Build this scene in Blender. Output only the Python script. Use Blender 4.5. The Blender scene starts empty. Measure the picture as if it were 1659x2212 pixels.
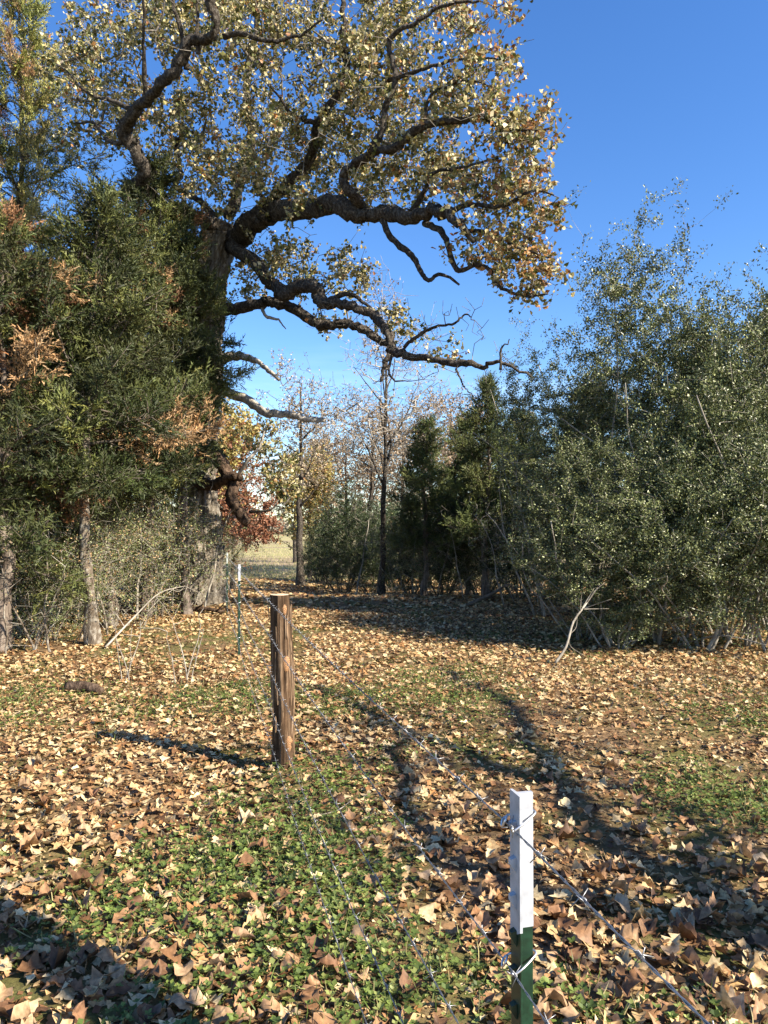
import bpy, math, random
import numpy as np
from mathutils import Vector, noise as mnoise
R = math.radians
sc = bpy.context.scene
col = sc.collection
# ------------------------------------------------------------------ camera
CAMZ, FPX, CX, CY, HOR = 1.5, 1597.0, 829.5, 1106.0, 1138.0
PITCH = math.atan((HOR - CY) / FPX)
cd = bpy.data.cameras.new('camera'); cam = bpy.data.objects.new('camera', cd); col.objects.link(cam)
cam.location = (0, 0, CAMZ); cam.rotation_euler = (R(90) + PITCH, 0, 0)
cd.sensor_fit = 'VERTICAL'; cd.sensor_height = 36.0; cd.lens = 36.0 * FPX / 2212.0
cd.clip_start = 0.05; cd.clip_end = 3000
sc.camera = cam
# ------------------------------------------------------------------ light
SUN_EL = R(34); SX, SY = 0.87, -0.49
w = bpy.data.worlds.new('World'); sc.world = w; w.use_nodes = True
nt = w.node_tree; nt.nodes.clear()
sky = nt.nodes.new('ShaderNodeTexSky'); sky.sky_type = 'NISHITA'; sky.sun_disc = False
sky.sun_elevation = SUN_EL; sky.sun_rotation = math.atan2(SX, SY)
sky.air_density = 1.0; sky.dust_density = 0.25; sky.ozone_density = 3.0
hs = nt.nodes.new('ShaderNodeHueSaturation'); hs.inputs['Saturation'].default_value = 1.25; hs.inputs['Hue'].default_value = .509
bg = nt.nodes.new('ShaderNodeBackground'); bg.inputs['Strength'].default_value = 0.09
wo = nt.nodes.new('ShaderNodeOutputWorld')
# thin wisps of cloud low over the horizon, all the way round
tc = nt.nodes.new('ShaderNodeTexCoord'); mp = nt.nodes.new('ShaderNodeMapping'); mp.inputs['Scale'].default_value = (3.0, 3.0, 22.0)
nz = nt.nodes.new('ShaderNodeTexNoise'); nz.inputs['Scale'].default_value = 1.3; nz.inputs['Detail'].default_value = 5
cr = nt.nodes.new('ShaderNodeValToRGB'); cr.color_ramp.elements[0].position = .5; cr.color_ramp.elements[1].position = .78
sp = nt.nodes.new('ShaderNodeSeparateXYZ'); mr = nt.nodes.new('ShaderNodeMapRange')
mr.inputs[1].default_value = .05; mr.inputs[2].default_value = .26; mr.inputs[3].default_value = .45; mr.inputs[4].default_value = 0
mu = nt.nodes.new('ShaderNodeMath'); mu.operation = 'MULTIPLY'
mx = nt.nodes.new('ShaderNodeMix'); mx.data_type = 'RGBA'; mx.inputs[7].default_value = (7.5, 8.2, 9.0, 1)
L = nt.links.new
L(tc.outputs['Generated'], mp.inputs[0]); L(mp.outputs[0], nz.inputs['Vector']); L(nz.outputs[0], cr.inputs[0])
L(tc.outputs['Generated'], sp.inputs[0]); L(sp.outputs[2], mr.inputs[0]); L(cr.outputs[0], mu.inputs[0]); L(mr.outputs[0], mu.inputs[1])
L(sky.outputs[0], hs.inputs['Color']); L(hs.outputs[0], mx.inputs[6]); L(mu.outputs[0], mx.inputs[0])
L(mx.outputs[2], bg.inputs[0]); L(bg.outputs[0], wo.inputs[0])
sl = bpy.data.lights.new('sun', 'SUN'); sl.energy = 5.0; sl.angle = R(.53); sl.color = (1, .90, .745)
so = bpy.data.objects.new('sun', sl); col.objects.link(so)
sdir = Vector((SX * math.cos(SUN_EL), SY * math.cos(SUN_EL), math.sin(SUN_EL)))
so.rotation_euler = (-sdir).to_track_quat('-Z', 'Y').to_euler(); so.location = sdir * 60
vs = sc.view_settings; vs.view_transform = 'Standard'; vs.look = 'None'; vs.gamma = 1; vs.exposure = 1.55
sc.cycles.max_bounces = 6; sc.cycles.diffuse_bounces = 2; sc.cycles.transmission_bounces = 3; sc.cycles.glossy_bounces = 2
# ------------------------------------------------------------------ helpers
rng = np.random.default_rng(7)
def at(px, py, Y):
    u = (px - CX) / FPX; v = (CY - py) / FPX
    d = np.array([u, math.cos(PITCH) - v * math.sin(PITCH), math.sin(PITCH) + v * math.cos(PITCH)])
    return np.array([0, 0, CAMZ]) + d * (Y / d[1])
def sstep(a, b, x):
    t = np.clip((np.asarray(x, float) - a) / (b - a), 0, 1); return t * t * (3 - 2 * t)
def vnoise(x, y, s=1.0, seed=0):
    """cheap value noise, vectorised, 0..1"""
    x = np.asarray(x, float) * s + seed * 17.3; y = np.asarray(y, float) * s + seed * 9.1
    xi = np.floor(x); yi = np.floor(y); fx = x - xi; fy = y - yi
    h = lambda a, b: np.modf(np.abs(np.sin(a * 127.1 + b * 311.7 + seed * 3.7) * 43758.5453))[0]
    fx = fx * fx * (3 - 2 * fx); fy = fy * fy * (3 - 2 * fy)
    return (h(xi, yi) * (1 - fx) + h(xi + 1, yi) * fx) * (1 - fy) + (h(xi, yi + 1) * (1 - fx) + h(xi + 1, yi + 1) * fx) * fy
def gz(x, y):
    x = np.asarray(x, float); y = np.asarray(y, float)
    z = -0.62 * sstep(14, 26, y) + 0.42 * sstep(40, 150, y)
    near = 1 - sstep(30, 60, y)
    z = z + near * ((vnoise(x, y, .45, 1) - .5) * .10 + (vnoise(x, y, 1.7, 2) - .5) * .035)
    z = z - near * .03
    d2 = (x + .62) ** 2 + (y - 4.6) ** 2
    return z + .07 * np.exp(-d2 / .05)
def unit(a):
    a = np.asarray(a, float); return a / (np.linalg.norm(a, axis=-1, keepdims=True) + 1e-9)
def mesh_arrays(name, V, F, cols=None, smooth=False):
    """V n×3, F m×k (k constant) -> mesh with optional per-vertex colour"""
    V = np.ascontiguousarray(V, dtype=np.float32); F = np.ascontiguousarray(F, dtype=np.int32)
    me = bpy.data.meshes.new(name); k = F.shape[1]
    me.vertices.add(len(V)); me.vertices.foreach_set('co', V.ravel())
    me.loops.add(F.size); me.loops.foreach_set('vertex_index', F.ravel())
    me.polygons.add(len(F)); me.polygons.foreach_set('loop_start', np.arange(0, F.size, k, dtype=np.int32))
    if smooth: me.polygons.foreach_set('use_smooth', np.ones(len(F), dtype=bool))
    me.update(calc_edges=True)
    if cols is not None:
        a = me.attributes.new('col', 'FLOAT_COLOR', 'POINT')
        c = np.ones((len(V), 4), dtype=np.float32); c[:, :3] = cols; a.data.foreach_set('color', c.ravel())
    return me
def tag(o, label=None, cat=None, group=None, kind=None):
    if label: o['label'] = label
    if cat: o['category'] = cat
    if group: o['group'] = group
    if kind: o['kind'] = kind
    return o
def link(name, me, mat=None, parent=None, loc=None, kind=None):
    o = bpy.data.objects.new(name, me); col.objects.link(o)
    if mat is not None and len(me.materials) == 0: me.materials.append(mat)
    if parent is not None: o.parent = parent
    if loc is not None: o.location = loc
    if kind: o['kind'] = kind
    return o
def empty(name, loc, label, cat, group=None):
    o = bpy.data.objects.new(name, None); col.objects.link(o); o.location = loc; o.empty_display_size = .2
    return tag(o, label, cat, group)
def copy_tree(o, parent=None):
    c = o.copy(); col.objects.link(c); c.parent = parent
    for ch in list(o.children): copy_tree(ch, c)
    return c
def rand_rot(n, rg):
    q = unit(rg.normal(size=(n, 4))); a, b, c, d = q.T
    return np.stack([np.stack([1 - 2 * (c * c + d * d), 2 * (b * c - a * d), 2 * (b * d + a * c)], -1),
                     np.stack([2 * (b * c + a * d), 1 - 2 * (b * b + d * d), 2 * (c * d - a * b)], -1),
                     np.stack([2 * (b * d - a * c), 2 * (c * d + a * b), 1 - 2 * (b * b + c * c)], -1)], 1)
def frame_y(d, rg, nrm=None):
    """rotation matrices whose Y column is d, Z column near nrm or random"""
    d = unit(d); h = rg.normal(size=d.shape) if nrm is None else nrm
    x = unit(np.cross(d, h)); z = np.cross(x, d)
    return np.stack([x, d, z], -1)
def scatter(tmpls, pos, rot, scale, cols, rg, shade=.0):
    """many small copies of templates (list of (V,F)) in one set of arrays"""
    n = len(pos); which = rg.integers(0, len(tmpls), n); VV, FF, CC = [], [], []; off = 0
    scale = np.asarray(scale, float)
    if scale.ndim == 1: scale = np.repeat(scale[:, None], 3, 1)
    for k, (tv, tf) in enumerate(tmpls):
        m = which == k; c = int(m.sum())
        if not c: continue
        v = np.einsum('nij,nvj->nvi', rot[m], tv[None] * scale[m][:, None, :]) + pos[m][:, None, :]
        f = tf[None] + (np.arange(c) * len(tv))[:, None, None] + off
        VV.append(v.reshape(-1, 3)); FF.append(f.reshape(-1, tf.shape[1])); CC.append(np.repeat(cols[m], len(tv), 0)); off += c * len(tv)
    return np.concatenate(VV), np.concatenate(FF), np.concatenate(CC)
def catmull(pts, n):
    pts = np.asarray(pts, float); P = np.vstack([2 * pts[0] - pts[1], pts, 2 * pts[-1] - pts[-2]]); out = []
    m = len(pts) - 1
    for i in range(m):
        p0, p1, p2, p3 = P[i:i + 4]; t = np.linspace(0, 1, n, endpoint=(i == m - 1))[:, None]
        out.append(.5 * (2 * p1 + (p2 - p0) * t + (2 * p0 - 5 * p1 + 4 * p2 - p3) * t ** 2 + (3 * p1 - p0 - 3 * p2 + p3) * t ** 3))
    return np.concatenate(out)
def tube(pts, rad, sides=8, rough=0.0, rg=None, ridge=0, cap=True):
    """tube mesh arrays (quads) along a path, with bark relief"""
    pts = np.asarray(pts, float); n = len(pts); rad = np.asarray(rad, float)
    if len(rad) != n: rad = np.interp(np.linspace(0, 1, n), np.linspace(0, 1, len(rad)), rad)
    T = unit(np.gradient(pts, axis=0)); ref = np.array([0, 0, 1.]) if abs(T[0][2]) < .8 else np.array([1., 0, 0])
    X = np.zeros_like(pts); x = unit(np.cross(T[0], ref))
    for i in range(n):
        x = unit(x - T[i] * np.dot(x, T[i])); X[i] = x
    Y = np.cross(T, X); a = np.linspace(0, 2 * np.pi, sides, endpoint=False)
    rr = np.repeat(rad[:, None], sides, 1)
    if rough and rg is not None:
        s = np.concatenate([[0], np.cumsum(np.linalg.norm(np.diff(pts, axis=0), axis=1))])
        nn = rg.random((n, sides)) - .5
        if ridge:
            ph = rg.random(sides); A, S = np.meshgrid(a, s)
            nn = .5 * nn + 1.1 * (vnoise(A / (2 * np.pi) * ridge, S * 2.2, 1, 3) - .5) + .9 * (vnoise(A / (2 * np.pi) * ridge * .4, S * .9, 1, 5) - .5) + .5 * (ph[None] - .5)
        rr = rr * (1 + rough * nn)
    V = pts[:, None] + rr[..., None] * (np.cos(a)[None, :, None] * X[:, None] + np.sin(a)[None, :, None] * Y[:, None])
    V = V.reshape(-1, 3); i, j = np.meshgrid(np.arange(n - 1), np.arange(sides), indexing='ij')
    F = np.stack([i * sides + j, i * sides + (j + 1) % sides, (i + 1) * sides + (j + 1) % sides, (i + 1) * sides + j], -1).reshape(-1, 4)
    if cap:
        c0 = len(V); V = np.vstack([V, pts[0], pts[-1]])
        j = np.arange(sides); e = (n - 1) * sides
        F = np.vstack([F, np.stack([(j + 1) % sides, j, np.full(sides, c0), np.full(sides, c0)], -1)[:, :4],
                       np.stack([e + j, e + (j + 1) % sides, np.full(sides, c0 + 1), np.full(sides, c0 + 1)], -1)])
    return V, F
def q2t(F):
    """quads (possibly degenerate) -> triangles"""
    a = F[:, [0, 1, 2]]; b = F[:, [0, 2, 3]]; return np.vstack([a, b[b[:, 1] != b[:, 2]]])
def frusta(A, B, ra, rb, sides=4):
    """independent tapered segments, triangles"""
    n = len(A)
    if n == 0: return np.zeros((0, 3)), np.zeros((0, 3), int)
    d = unit(B - A); ref = np.where(np.abs(d[:, 2:3]) < .9, np.array([[0, 0, 1.]]), np.array([[1., 0, 0]]))
    x = unit(np.cross(d, ref)); y = np.cross(d, x); a = np.linspace(0, 2 * np.pi, sides, endpoint=False)
    ring = np.cos(a)[None, :, None] * x[:, None] + np.sin(a)[None, :, None] * y[:, None]
    V = np.concatenate([A[:, None] + ring * np.asarray(ra)[:, None, None], B[:, None] + ring * np.asarray(rb)[:, None, None]], 1).reshape(-1, 3)
    j = np.arange(sides); k = (j + 1) % sides
    F = np.vstack([np.stack([j, k, sides + k], -1), np.stack([j, sides + k, sides + j], -1)])
    F = (F[None] + (np.arange(n) * 2 * sides)[:, None, None]).reshape(-1, 3)
    return V, F
def joinVF(parts):
    V, F, o = [], [], 0
    for v, f in parts:
        V.append(v); F.append(f + o); o += len(v)
    return np.concatenate(V), np.concatenate(F)
def grow(P0, par0, tips, step, rg, jit=.25, zpen=0.0):
    """join tips to a skeleton, nearest first: returns nodes, parents, node index of each tip"""
    P0 = np.asarray(P0, float); n = len(P0); cap = n + int(len(tips) * 14) + 1000
    P = np.zeros((cap, 3)); P[:n] = P0; par = np.full(cap, -1); par[:n] = par0
    d0 = np.sqrt(((tips[:, None, :] - P0[None, ::max(1, n // 200)]) ** 2).sum(-1)).min(1)
    idx = []
    for t in tips[np.argsort(d0)]:
        dv = t - P[:n]; d = np.sqrt((dv * dv).sum(1)); c = d
        if zpen: c = d + zpen * np.clip(-dv[:, 2], 0, None)
        j = int(np.argmin(c)); dist = d[j]; m = max(1, min(12, int(dist / step)))
        pd = unit(P[j] - P[par[j]]) if par[j] >= 0 else unit(t - P[j])
        ctrl = P[j] + (t - P[j]) * .45 + pd * dist * .22 + rg.normal(size=3) * dist * jit * .5
        prev = j
        for k in range(1, m + 1):
            s = k / m
            P[n] = (1 - s) ** 2 * P[j] + 2 * s * (1 - s) * ctrl + s * s * t + (rg.normal(size=3) * step * jit * .35 if k < m else 0)
            par[n] = prev; prev = n; n += 1
            if n >= cap - 14: break
        idx.append(prev)
        if n >= cap - 14: break
    return P[:n], par[:n], np.array(idx)
def pipe_r(par, tip_r, e=2.2, rmax=1.0):
    n = len(par); acc = np.zeros(n)
    for i in range(n - 1, -1, -1):
        a = acc[i] if acc[i] > 0 else tip_r ** e
        acc[i] = a
        if par[i] >= 0: acc[par[i]] += a
    return np.minimum(acc ** (1 / e), rmax)
def skel_mesh(P, par, r, start, sides_thick=5):
    i = np.arange(start, len(P)); i = i[par[i] >= 0]; p = par[i]
    ra = np.minimum(r[p], r[i] * 1.35); out = []
    big = r[i] > .012
    if big.any(): out.append(frusta(P[p[big]], P[i[big]], ra[big], r[i[big]], sides_thick))
    if (~big).any(): out.append(frusta(P[p[~big]], P[i[~big]], ra[~big], r[i[~big]], 3))
    return joinVF(out)
# ------------------------------------------------------------------ materials
def new_mat(name):
    m = bpy.data.materials.new(name); m.use_nodes = True; t = m.node_tree
    return m, t, t.nodes['Principled BSDF'], t.nodes['Material Output']
def ramp(t, stops):
    c = t.nodes.new('ShaderNodeValToRGB'); e = c.color_ramp.elements
    while len(e) < len(stops): e.new(.5)
    for k, (p, q) in enumerate(stops): e[k].position = p; e[k].color = (*q, 1)
    return c
def noise_node(t, scale, detail=4, vec=None, rough=.55):
    n = t.nodes.new('ShaderNodeTexNoise'); n.inputs['Scale'].default_value = scale; n.inputs['Detail'].default_value = detail
    n.inputs['Roughness'].default_value = rough
    if vec is not None: t.links.new(vec, n.inputs['Vector'])
    return n
def leaf_mat(name, trans=.3, rough=.55, spec=.35, stops=None, mottle=0):
    """two-sided leaf; colour from the leaf's own colour attribute, or from a random pick per object"""
    m, t, b, o = new_mat(name)
    if stops is None:
        a = t.nodes.new('ShaderNodeAttribute'); a.attribute_name = 'col'; c = a.outputs['Color']
        if mottle:
            gg = t.nodes.new('ShaderNodeNewGeometry'); nn = noise_node(t, mottle, 3, gg.outputs['Position'])
            r2 = ramp(t, [(.3, (.62, .6, .58)), (.7, (1.2, 1.18, 1.16))]); t.links.new(nn.outputs[0], r2.inputs[0])
            mm = t.nodes.new('ShaderNodeMix'); mm.data_type = 'RGBA'; mm.blend_type = 'MULTIPLY'; mm.inputs[0].default_value = 1
            t.links.new(c, mm.inputs[6]); t.links.new(r2.outputs[0], mm.inputs[7]); c = mm.outputs[2]
    else:
        oi = t.nodes.new('ShaderNodeObjectInfo'); rp = ramp(t, stops); t.links.new(oi.outputs['Random'], rp.inputs[0])
        tcx = t.nodes.new('ShaderNodeTexCoord'); nn = noise_node(t, 5, 4, tcx.outputs['Object'])
        r2 = ramp(t, [(.3, (.5, .47, .44)), (.7, (1.18, 1.15, 1.12))]); t.links.new(nn.outputs[0], r2.inputs[0])
        mm = t.nodes.new('ShaderNodeMix'); mm.data_type = 'RGBA'; mm.blend_type = 'MULTIPLY'; mm.inputs[0].default_value = 1
        t.links.new(rp.outputs[0], mm.inputs[6]); t.links.new(r2.outputs[0], mm.inputs[7]); c = mm.outputs[2]
    t.links.new(c, b.inputs['Base Color']); b.inputs['Roughness'].default_value = rough
    b.inputs['Specular IOR Level'].default_value = spec
    tr = t.nodes.new('ShaderNodeBsdfTranslucent'); t.links.new(c, tr.inputs['Color'])
    ms = t.nodes.new('ShaderNodeMixShader'); ms.inputs[0].default_value = trans
    t.links.new(b.outputs[0], ms.inputs[1]); t.links.new(tr.outputs[0], ms.inputs[2]); t.links.new(ms.outputs[0], o.inputs[0])
    return m
def bark_mat(name, c1, c2, c3, scale=14, stretch=.18, bump=.7, dist=.03):
    m, t, b, o = new_mat(name); tcx = t.nodes.new('ShaderNodeTexCoord')
    mpp = t.nodes.new('ShaderNodeMapping'); mpp.inputs['Scale'].default_value = (1, 1, stretch); t.links.new(tcx.outputs['Object'], mpp.inputs[0])
    n1 = noise_node(t, scale, 6, mpp.outputs[0], .65); n2 = noise_node(t, scale * .23, 3, tcx.outputs['Object'])
    rp = ramp(t, [(.32, c1), (.5, c2), (.72, c3)]); t.links.new(n1.outputs[0], rp.inputs[0])
    r2 = ramp(t, [(.35, (.75, .75, .73)), (.65, (1.2, 1.2, 1.18))]); t.links.new(n2.outputs[0], r2.inputs[0])
    mm = t.nodes.new('ShaderNodeMix'); mm.data_type = 'RGBA'; mm.blend_type = 'MULTIPLY'; mm.inputs[0].default_value = 1
    t.links.new(rp.outputs[0], mm.inputs[6]); t.links.new(r2.outputs[0], mm.inputs[7]); t.links.new(mm.outputs[2], b.inputs['Base Color'])
    bp = t.nodes.new('ShaderNodeBump'); bp.inputs['Strength'].default_value = bump; bp.inputs['Distance'].default_value = dist
    t.links.new(n1.outputs[0], bp.inputs['Height']); t.links.new(bp.outputs[0], b.inputs['Normal'])
    b.inputs['Roughness'].default_value = .9; b.inputs['Specular IOR Level'].default_value = .15
    return m
def plain_mat(name, c, rough=.6, metal=0.0, var=.2, scale=30, spec=.5):
    m, t, b, o = new_mat(name); tcx = t.nodes.new('ShaderNodeTexCoord'); n = noise_node(t, scale, 5, tcx.outputs['Object'])
    c = np.array(c); rp = ramp(t, [(.3, tuple(c * (1 - var))), (.7, tuple(np.minimum(c * (1 + var), 1)))])
    t.links.new(n.outputs[0], rp.inputs[0]); t.links.new(rp.outputs[0], b.inputs['Base Color'])
    b.inputs['Roughness'].default_value = rough; b.inputs['Metallic'].default_value = metal; b.inputs['Specular IOR Level'].default_value = spec
    return m
M = {}
M['oak_bark'] = bark_mat('oak_bark', (.05, .04, .03), (.17, .145, .115), (.36, .33, .28), 16, .2, .9, .04)
M['oak_twig'] = bark_mat('oak_twig', (.06, .05, .042), (.135, .118, .098), (.25, .23, .2), 18, .6, .4, .01)
M['limb_bark'] = bark_mat('limb_bark', (.016, .012, .010), (.058, .047, .038), (.17, .155, .132), 30, .6, 1, .04)
M['dead_wood'] = bark_mat('dead_wood', (.16, .13, .10), (.36, .32, .27), (.55, .51, .45), 20, .4, .8, .02)
M['rot_wood'] = bark_mat('rot_wood', (.02, .012, .008), (.07, .045, .03), (.17, .12, .085), 20, .6, 1, .04)
M['cedar_bark'] = bark_mat('cedar_bark', (.05, .038, .03), (.14, .11, .09), (.27, .23, .19), 22, .12, .8, .02)
M['grey_twig'] = bark_mat('grey_twig', (.16, .14, .115), (.28, .25, .21), (.42, .39, .335), 10, 1, .3, .01)
M['dark_twig'] = bark_mat('dark_twig', (.05, .04, .032), (.12, .10, .08), (.2, .175, .145), 10, 1, .3, .01)
M['lichen_bark'] = bark_mat('lichen_bark', (.05, .036, .026), (.15, .12, .09), (.40, .38, .33), 17, .6, 1, .03)
M['leaf'] = leaf_mat('oak_leaf', .22, .5, .4)
M['cedar'] = leaf_mat('cedar_scale', .08, .6, .3)
M['holly'] = leaf_mat('holly_leaf', .12, .36, .35)
M['litter'] = leaf_mat('litter_leaf', .15, .6, .25, None, 70)
M['weed'] = leaf_mat('weed_leaf', .35, .5, .35)
TAN = [(0, (.15, .08, .042)), (.2, (.26, .14, .068)), (.4, (.38, .225, .115)), (.6, (.48, .33, .19)), (.8, (.30, .165, .085)), (1, (.54, .41, .26))]
M['fallen'] = leaf_mat('fallen_leaf', .15, .55, .3, TAN)
M['hanging'] = leaf_mat('hanging_leaf', .25, .5, .4, [(0, (.10, .11, .03)), (.3, (.22, .20, .06)), (.5, (.42, .33, .15)), (.75, (.36, .15, .04)), (1, (.5, .42, .24))])
# ------------------------------------------------------------------ leaf templates
def lobed(seed, curl=.25, wob=.1, full=True):
    """lobed oak leaf, length 1 along +Y, folded at the midrib and curled"""
    rg = np.random.default_rng(seed)
    half = [(.0, 0), (.06, .12), (.20, .27), (.24, .35), (.17, .42), (.38, .62), (.34, .70), (.22, .71), (.24, .88), (.10, .89), (0, 1)] if full else \
           [(0, 0), (.2, .28), (.17, .42), (.37, .64), (.2, .72), (.16, .9), (0, 1)]
    half = np.array(half)
    if full:
        half[1:-1] += rg.normal(size=(len(half) - 2, 2)) * .028
        env = .36 * np.sin(np.pi * np.clip(half[:, 1], 0, 1) ** .8); half[:, 0] = half[:, 0] * (1 - (bl := rg.uniform(.1, .75))) + env * bl * .8
    m = len(half); V = []
    mid = np.stack([np.zeros(m), half[:, 1]], 1)
    Lf = half * [-1, 1] * [rg.uniform(.85, 1.15), 1]; Rt = half * [rg.uniform(.85, 1.15), 1]
    P = np.vstack([mid, Lf[1:-1], Rt[1:-1]]); a, b, c = rg.uniform(-1, 1, 3)
    z = curl * (np.abs(P[:, 0]) * rg.uniform(-.5, 1.6) + 2.2 * P[:, 0] ** 2 * rg.uniform(-1, 1.5) + (P[:, 1] - .5) ** 2 * (1.6 * a) + P[:, 0] * (P[:, 1] - .5) * 2 * b) + wob * np.sin(P[:, 1] * 9 + c * 3) * P[:, 0] * 2
    V = np.column_stack([P, z]); V[:, 1] -= .0
    F = []
    k = m - 2
    for side, o in ((0, m), (1, m + k)):
        out = [0] + [o + i for i in range(k)] + [m - 1]
        for i in range(m - 1):
            q = (i, i + 1, out[i + 1], out[i])
            for tri in ((q[0], q[1], q[2]), (q[0], q[2], q[3])):
                if len(set(tri)) == 3: F.append(tri if side else tri[::-1])
    return V, np.array(F)
OAK_HI = [lobed(s, .55, .12) for s in range(8)]
LEAF_FAR = []
def fan_leaf(seed, curl=.5):
    rg = np.random.default_rng(seed)
    h = np.array([(.05, .1), (.22, .32), (.15, .44), (.38, .66), (.19, .74)]) + rg.normal(size=(5, 2)) * .025
    P = np.vstack([[0, .5], [0, 0], h * [rg.uniform(.85, 1.15), 1], [0, 1], (h * [-rg.uniform(.85, 1.15), 1])[::-1]]); a, b = rg.uniform(-1, 1, 2)
    z = curl * (np.abs(P[:, 0]) * rg.uniform(-.5, 1.5) + (P[:, 1] - .5) ** 2 * 1.6 * a + P[:, 0] * (P[:, 1] - .5) * 2 * b)
    n = len(P) - 1; return np.column_stack([P, z]), np.array([(0, 1 + i, 1 + (i + 1) % n) for i in range(n)])
FAN = [fan_leaf(s) for s in range(7)]
FAN8 = [(t[0][[0, 1, 3, 5, 6, 7, 8, 9, 11]], np.array([(0, 1 + i, 1 + (i + 1) % 8) for i in range(8)])) for t in FAN]
def spray_tmpl(seed):
    rg = np.random.default_rng(seed); V, F = [], []
    def tri(p, d, l, wd):
        d = unit(d); s = unit(np.cross(d, rg.normal(size=3)))
        k = len(V); V.extend([p - s * wd, p + s * wd, p + d * l]); F.append((k, k + 1, k + 2))
    for k in range(6):
        y = .08 + k * .15; sd = 1 if k % 2 else -1
        tri(np.array([0, y, 0]), np.array([sd * .75, .8, rg.uniform(-.5, .5)]), .42 - .03 * k, .052)
    tri(np.array([0, 0, 0]), np.array([0, 1., 0]), .62, .045); tri(np.array([0, .5, 0]), np.array([.1, 1., .1]), .55, .05)
    return np.array(V), np.array(F)
SPRAY = [spray_tmpl(s) for s in range(5)]
def small_leaf(wd=.28, fold=.12):
    return np.array([[0, 0, 0], [-wd, .5, fold], [0, 1, -.06], [wd, .5, fold]]), np.array([(0, 2, 1), (0, 3, 2)])
LEAF_FAR += [small_leaf(.42, .2), small_leaf(.36, -.16), small_leaf(.5, .08)]
HOLLY = [small_leaf(.27, .08), small_leaf(.24, .14)]
def pick(cols, n, rg, p=None, jit=.15):
    cols = np.array(cols); k = rg.choice(len(cols), n, p=p); return cols[k] * (1 + jit * rg.normal(size=(n, 1))).clip(.5, 1.6)
# ================================================================== GROUND
def ground():
    u = np.linspace(-1, 1, 231); xs = np.sign(u) * (np.abs(u) * 9 + 700 * np.abs(u) ** 7)
    v = np.linspace(0, 1, 281); ys = -12 + v * 46 + 1400 * v ** 9
    X, Y = np.meshgrid(xs, ys, indexing='ij'); Z = gz(X, Y)
    V = np.stack([X, Y, Z], -1).reshape(-1, 3); n, m = X.shape
    i, j = np.meshgrid(np.arange(n - 1), np.arange(m - 1), indexing='ij')
    F = np.stack([i * m + j, (i + 1) * m + j, (i + 1) * m + j + 1, i * m + j + 1], -1).reshape(-1, 4)
    me = mesh_arrays('ground', V, F, smooth=True)
    mt, t, b, o = new_mat('ground_soil'); g = t.nodes.new('ShaderNodeNewGeometry'); P = g.outputs['Position']
    n1 = noise_node(t, 1.1, 5, P); n2 = noise_node(t, 26, 6, P, .7); n3 = noise_node(t, 90, 4, P, .7)
    soil = ramp(t, [(.3, (.06, .038, .02)), (.5, (.15, .095, .05)), (.7, (.27, .18, .10))]); t.links.new(n2.outputs[0], soil.inputs[0])
    grn = ramp(t, [(.35, (.045, .06, .015)), (.65, (.13, .14, .04))]); t.links.new(n3.outputs[0], grn.inputs[0])
    msk = ramp(t, [(.45, (0, 0, 0)), (.62, (.8, .8, .8))]); t.links.new(n1.outputs[0], msk.inputs[0])
    m1 = t.nodes.new('ShaderNodeMix'); m1.data_type = 'RGBA'
    t.links.new(msk.outputs[0], m1.inputs[0]); t.links.new(soil.outputs[0], m1.inputs[6]); t.links.new(grn.outputs[0], m1.inputs[7])
    # mown winter pasture beyond the trees
    mpp = t.nodes.new('ShaderNodeMapping'); mpp.inputs['Scale'].default_value = (.035, .12, 1); t.links.new(P, mpp.inputs[0])
    n4 = noise_node(t, 1, 5, mpp.outputs[0], .65); n5 = noise_node(t, 2.4, 5, P, .75)
    fld = ramp(t, [(.36, (.26, .20, .13)), (.5, (.36, .31, .15)), (.64, (.31, .30, .12))]); t.links.new(n4.outputs[0], fld.inputs[0])
    f2 = ramp(t, [(.3, (.6, .6, .6)), (.7, (1.25, 1.25, 1.25))]); t.links.new(n5.outputs[0], f2.inputs[0])
    m2 = t.nodes.new('ShaderNodeMix'); m2.data_type = 'RGBA'; m2.blend_type = 'MULTIPLY'; m2.inputs[0].default_value = 1
    t.links.new(fld.outputs[0], m2.inputs[6]); t.links.new(f2.outputs[0], m2.inputs[7])
    sx = t.nodes.new('ShaderNodeSeparateXYZ'); t.links.new(P, sx.inputs[0])
    mrr = t.nodes.new('ShaderNodeMapRange'); mrr.inputs[1].default_value = 27; mrr.inputs[2].default_value = 36; t.links.new(sx.outputs[1], mrr.inputs[0])
    m3 = t.nodes.new('ShaderNodeMix'); m3.data_type = 'RGBA'; t.links.new(mrr.outputs[0], m3.inputs[0])
    t.links.new(m1.outputs[2], m3.inputs[6]); t.links.new(m2.outputs[2], m3.inputs[7]); t.links.new(m3.outputs[2], b.inputs['Base Color'])
    bp = t.nodes.new('ShaderNodeBump'); bp.inputs['Strength'].default_value = .6; bp.inputs['Distance'].default_value = .02
    t.links.new(n2.outputs[0], bp.inputs['Height']); t.links.new(bp.outputs[0], b.inputs['Normal'])
    b.inputs['Roughness'].default_value = .95; b.inputs['Specular IOR Level'].default_value = .1
    tag(link('ground', me, mt), kind='structure')
ground()
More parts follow.
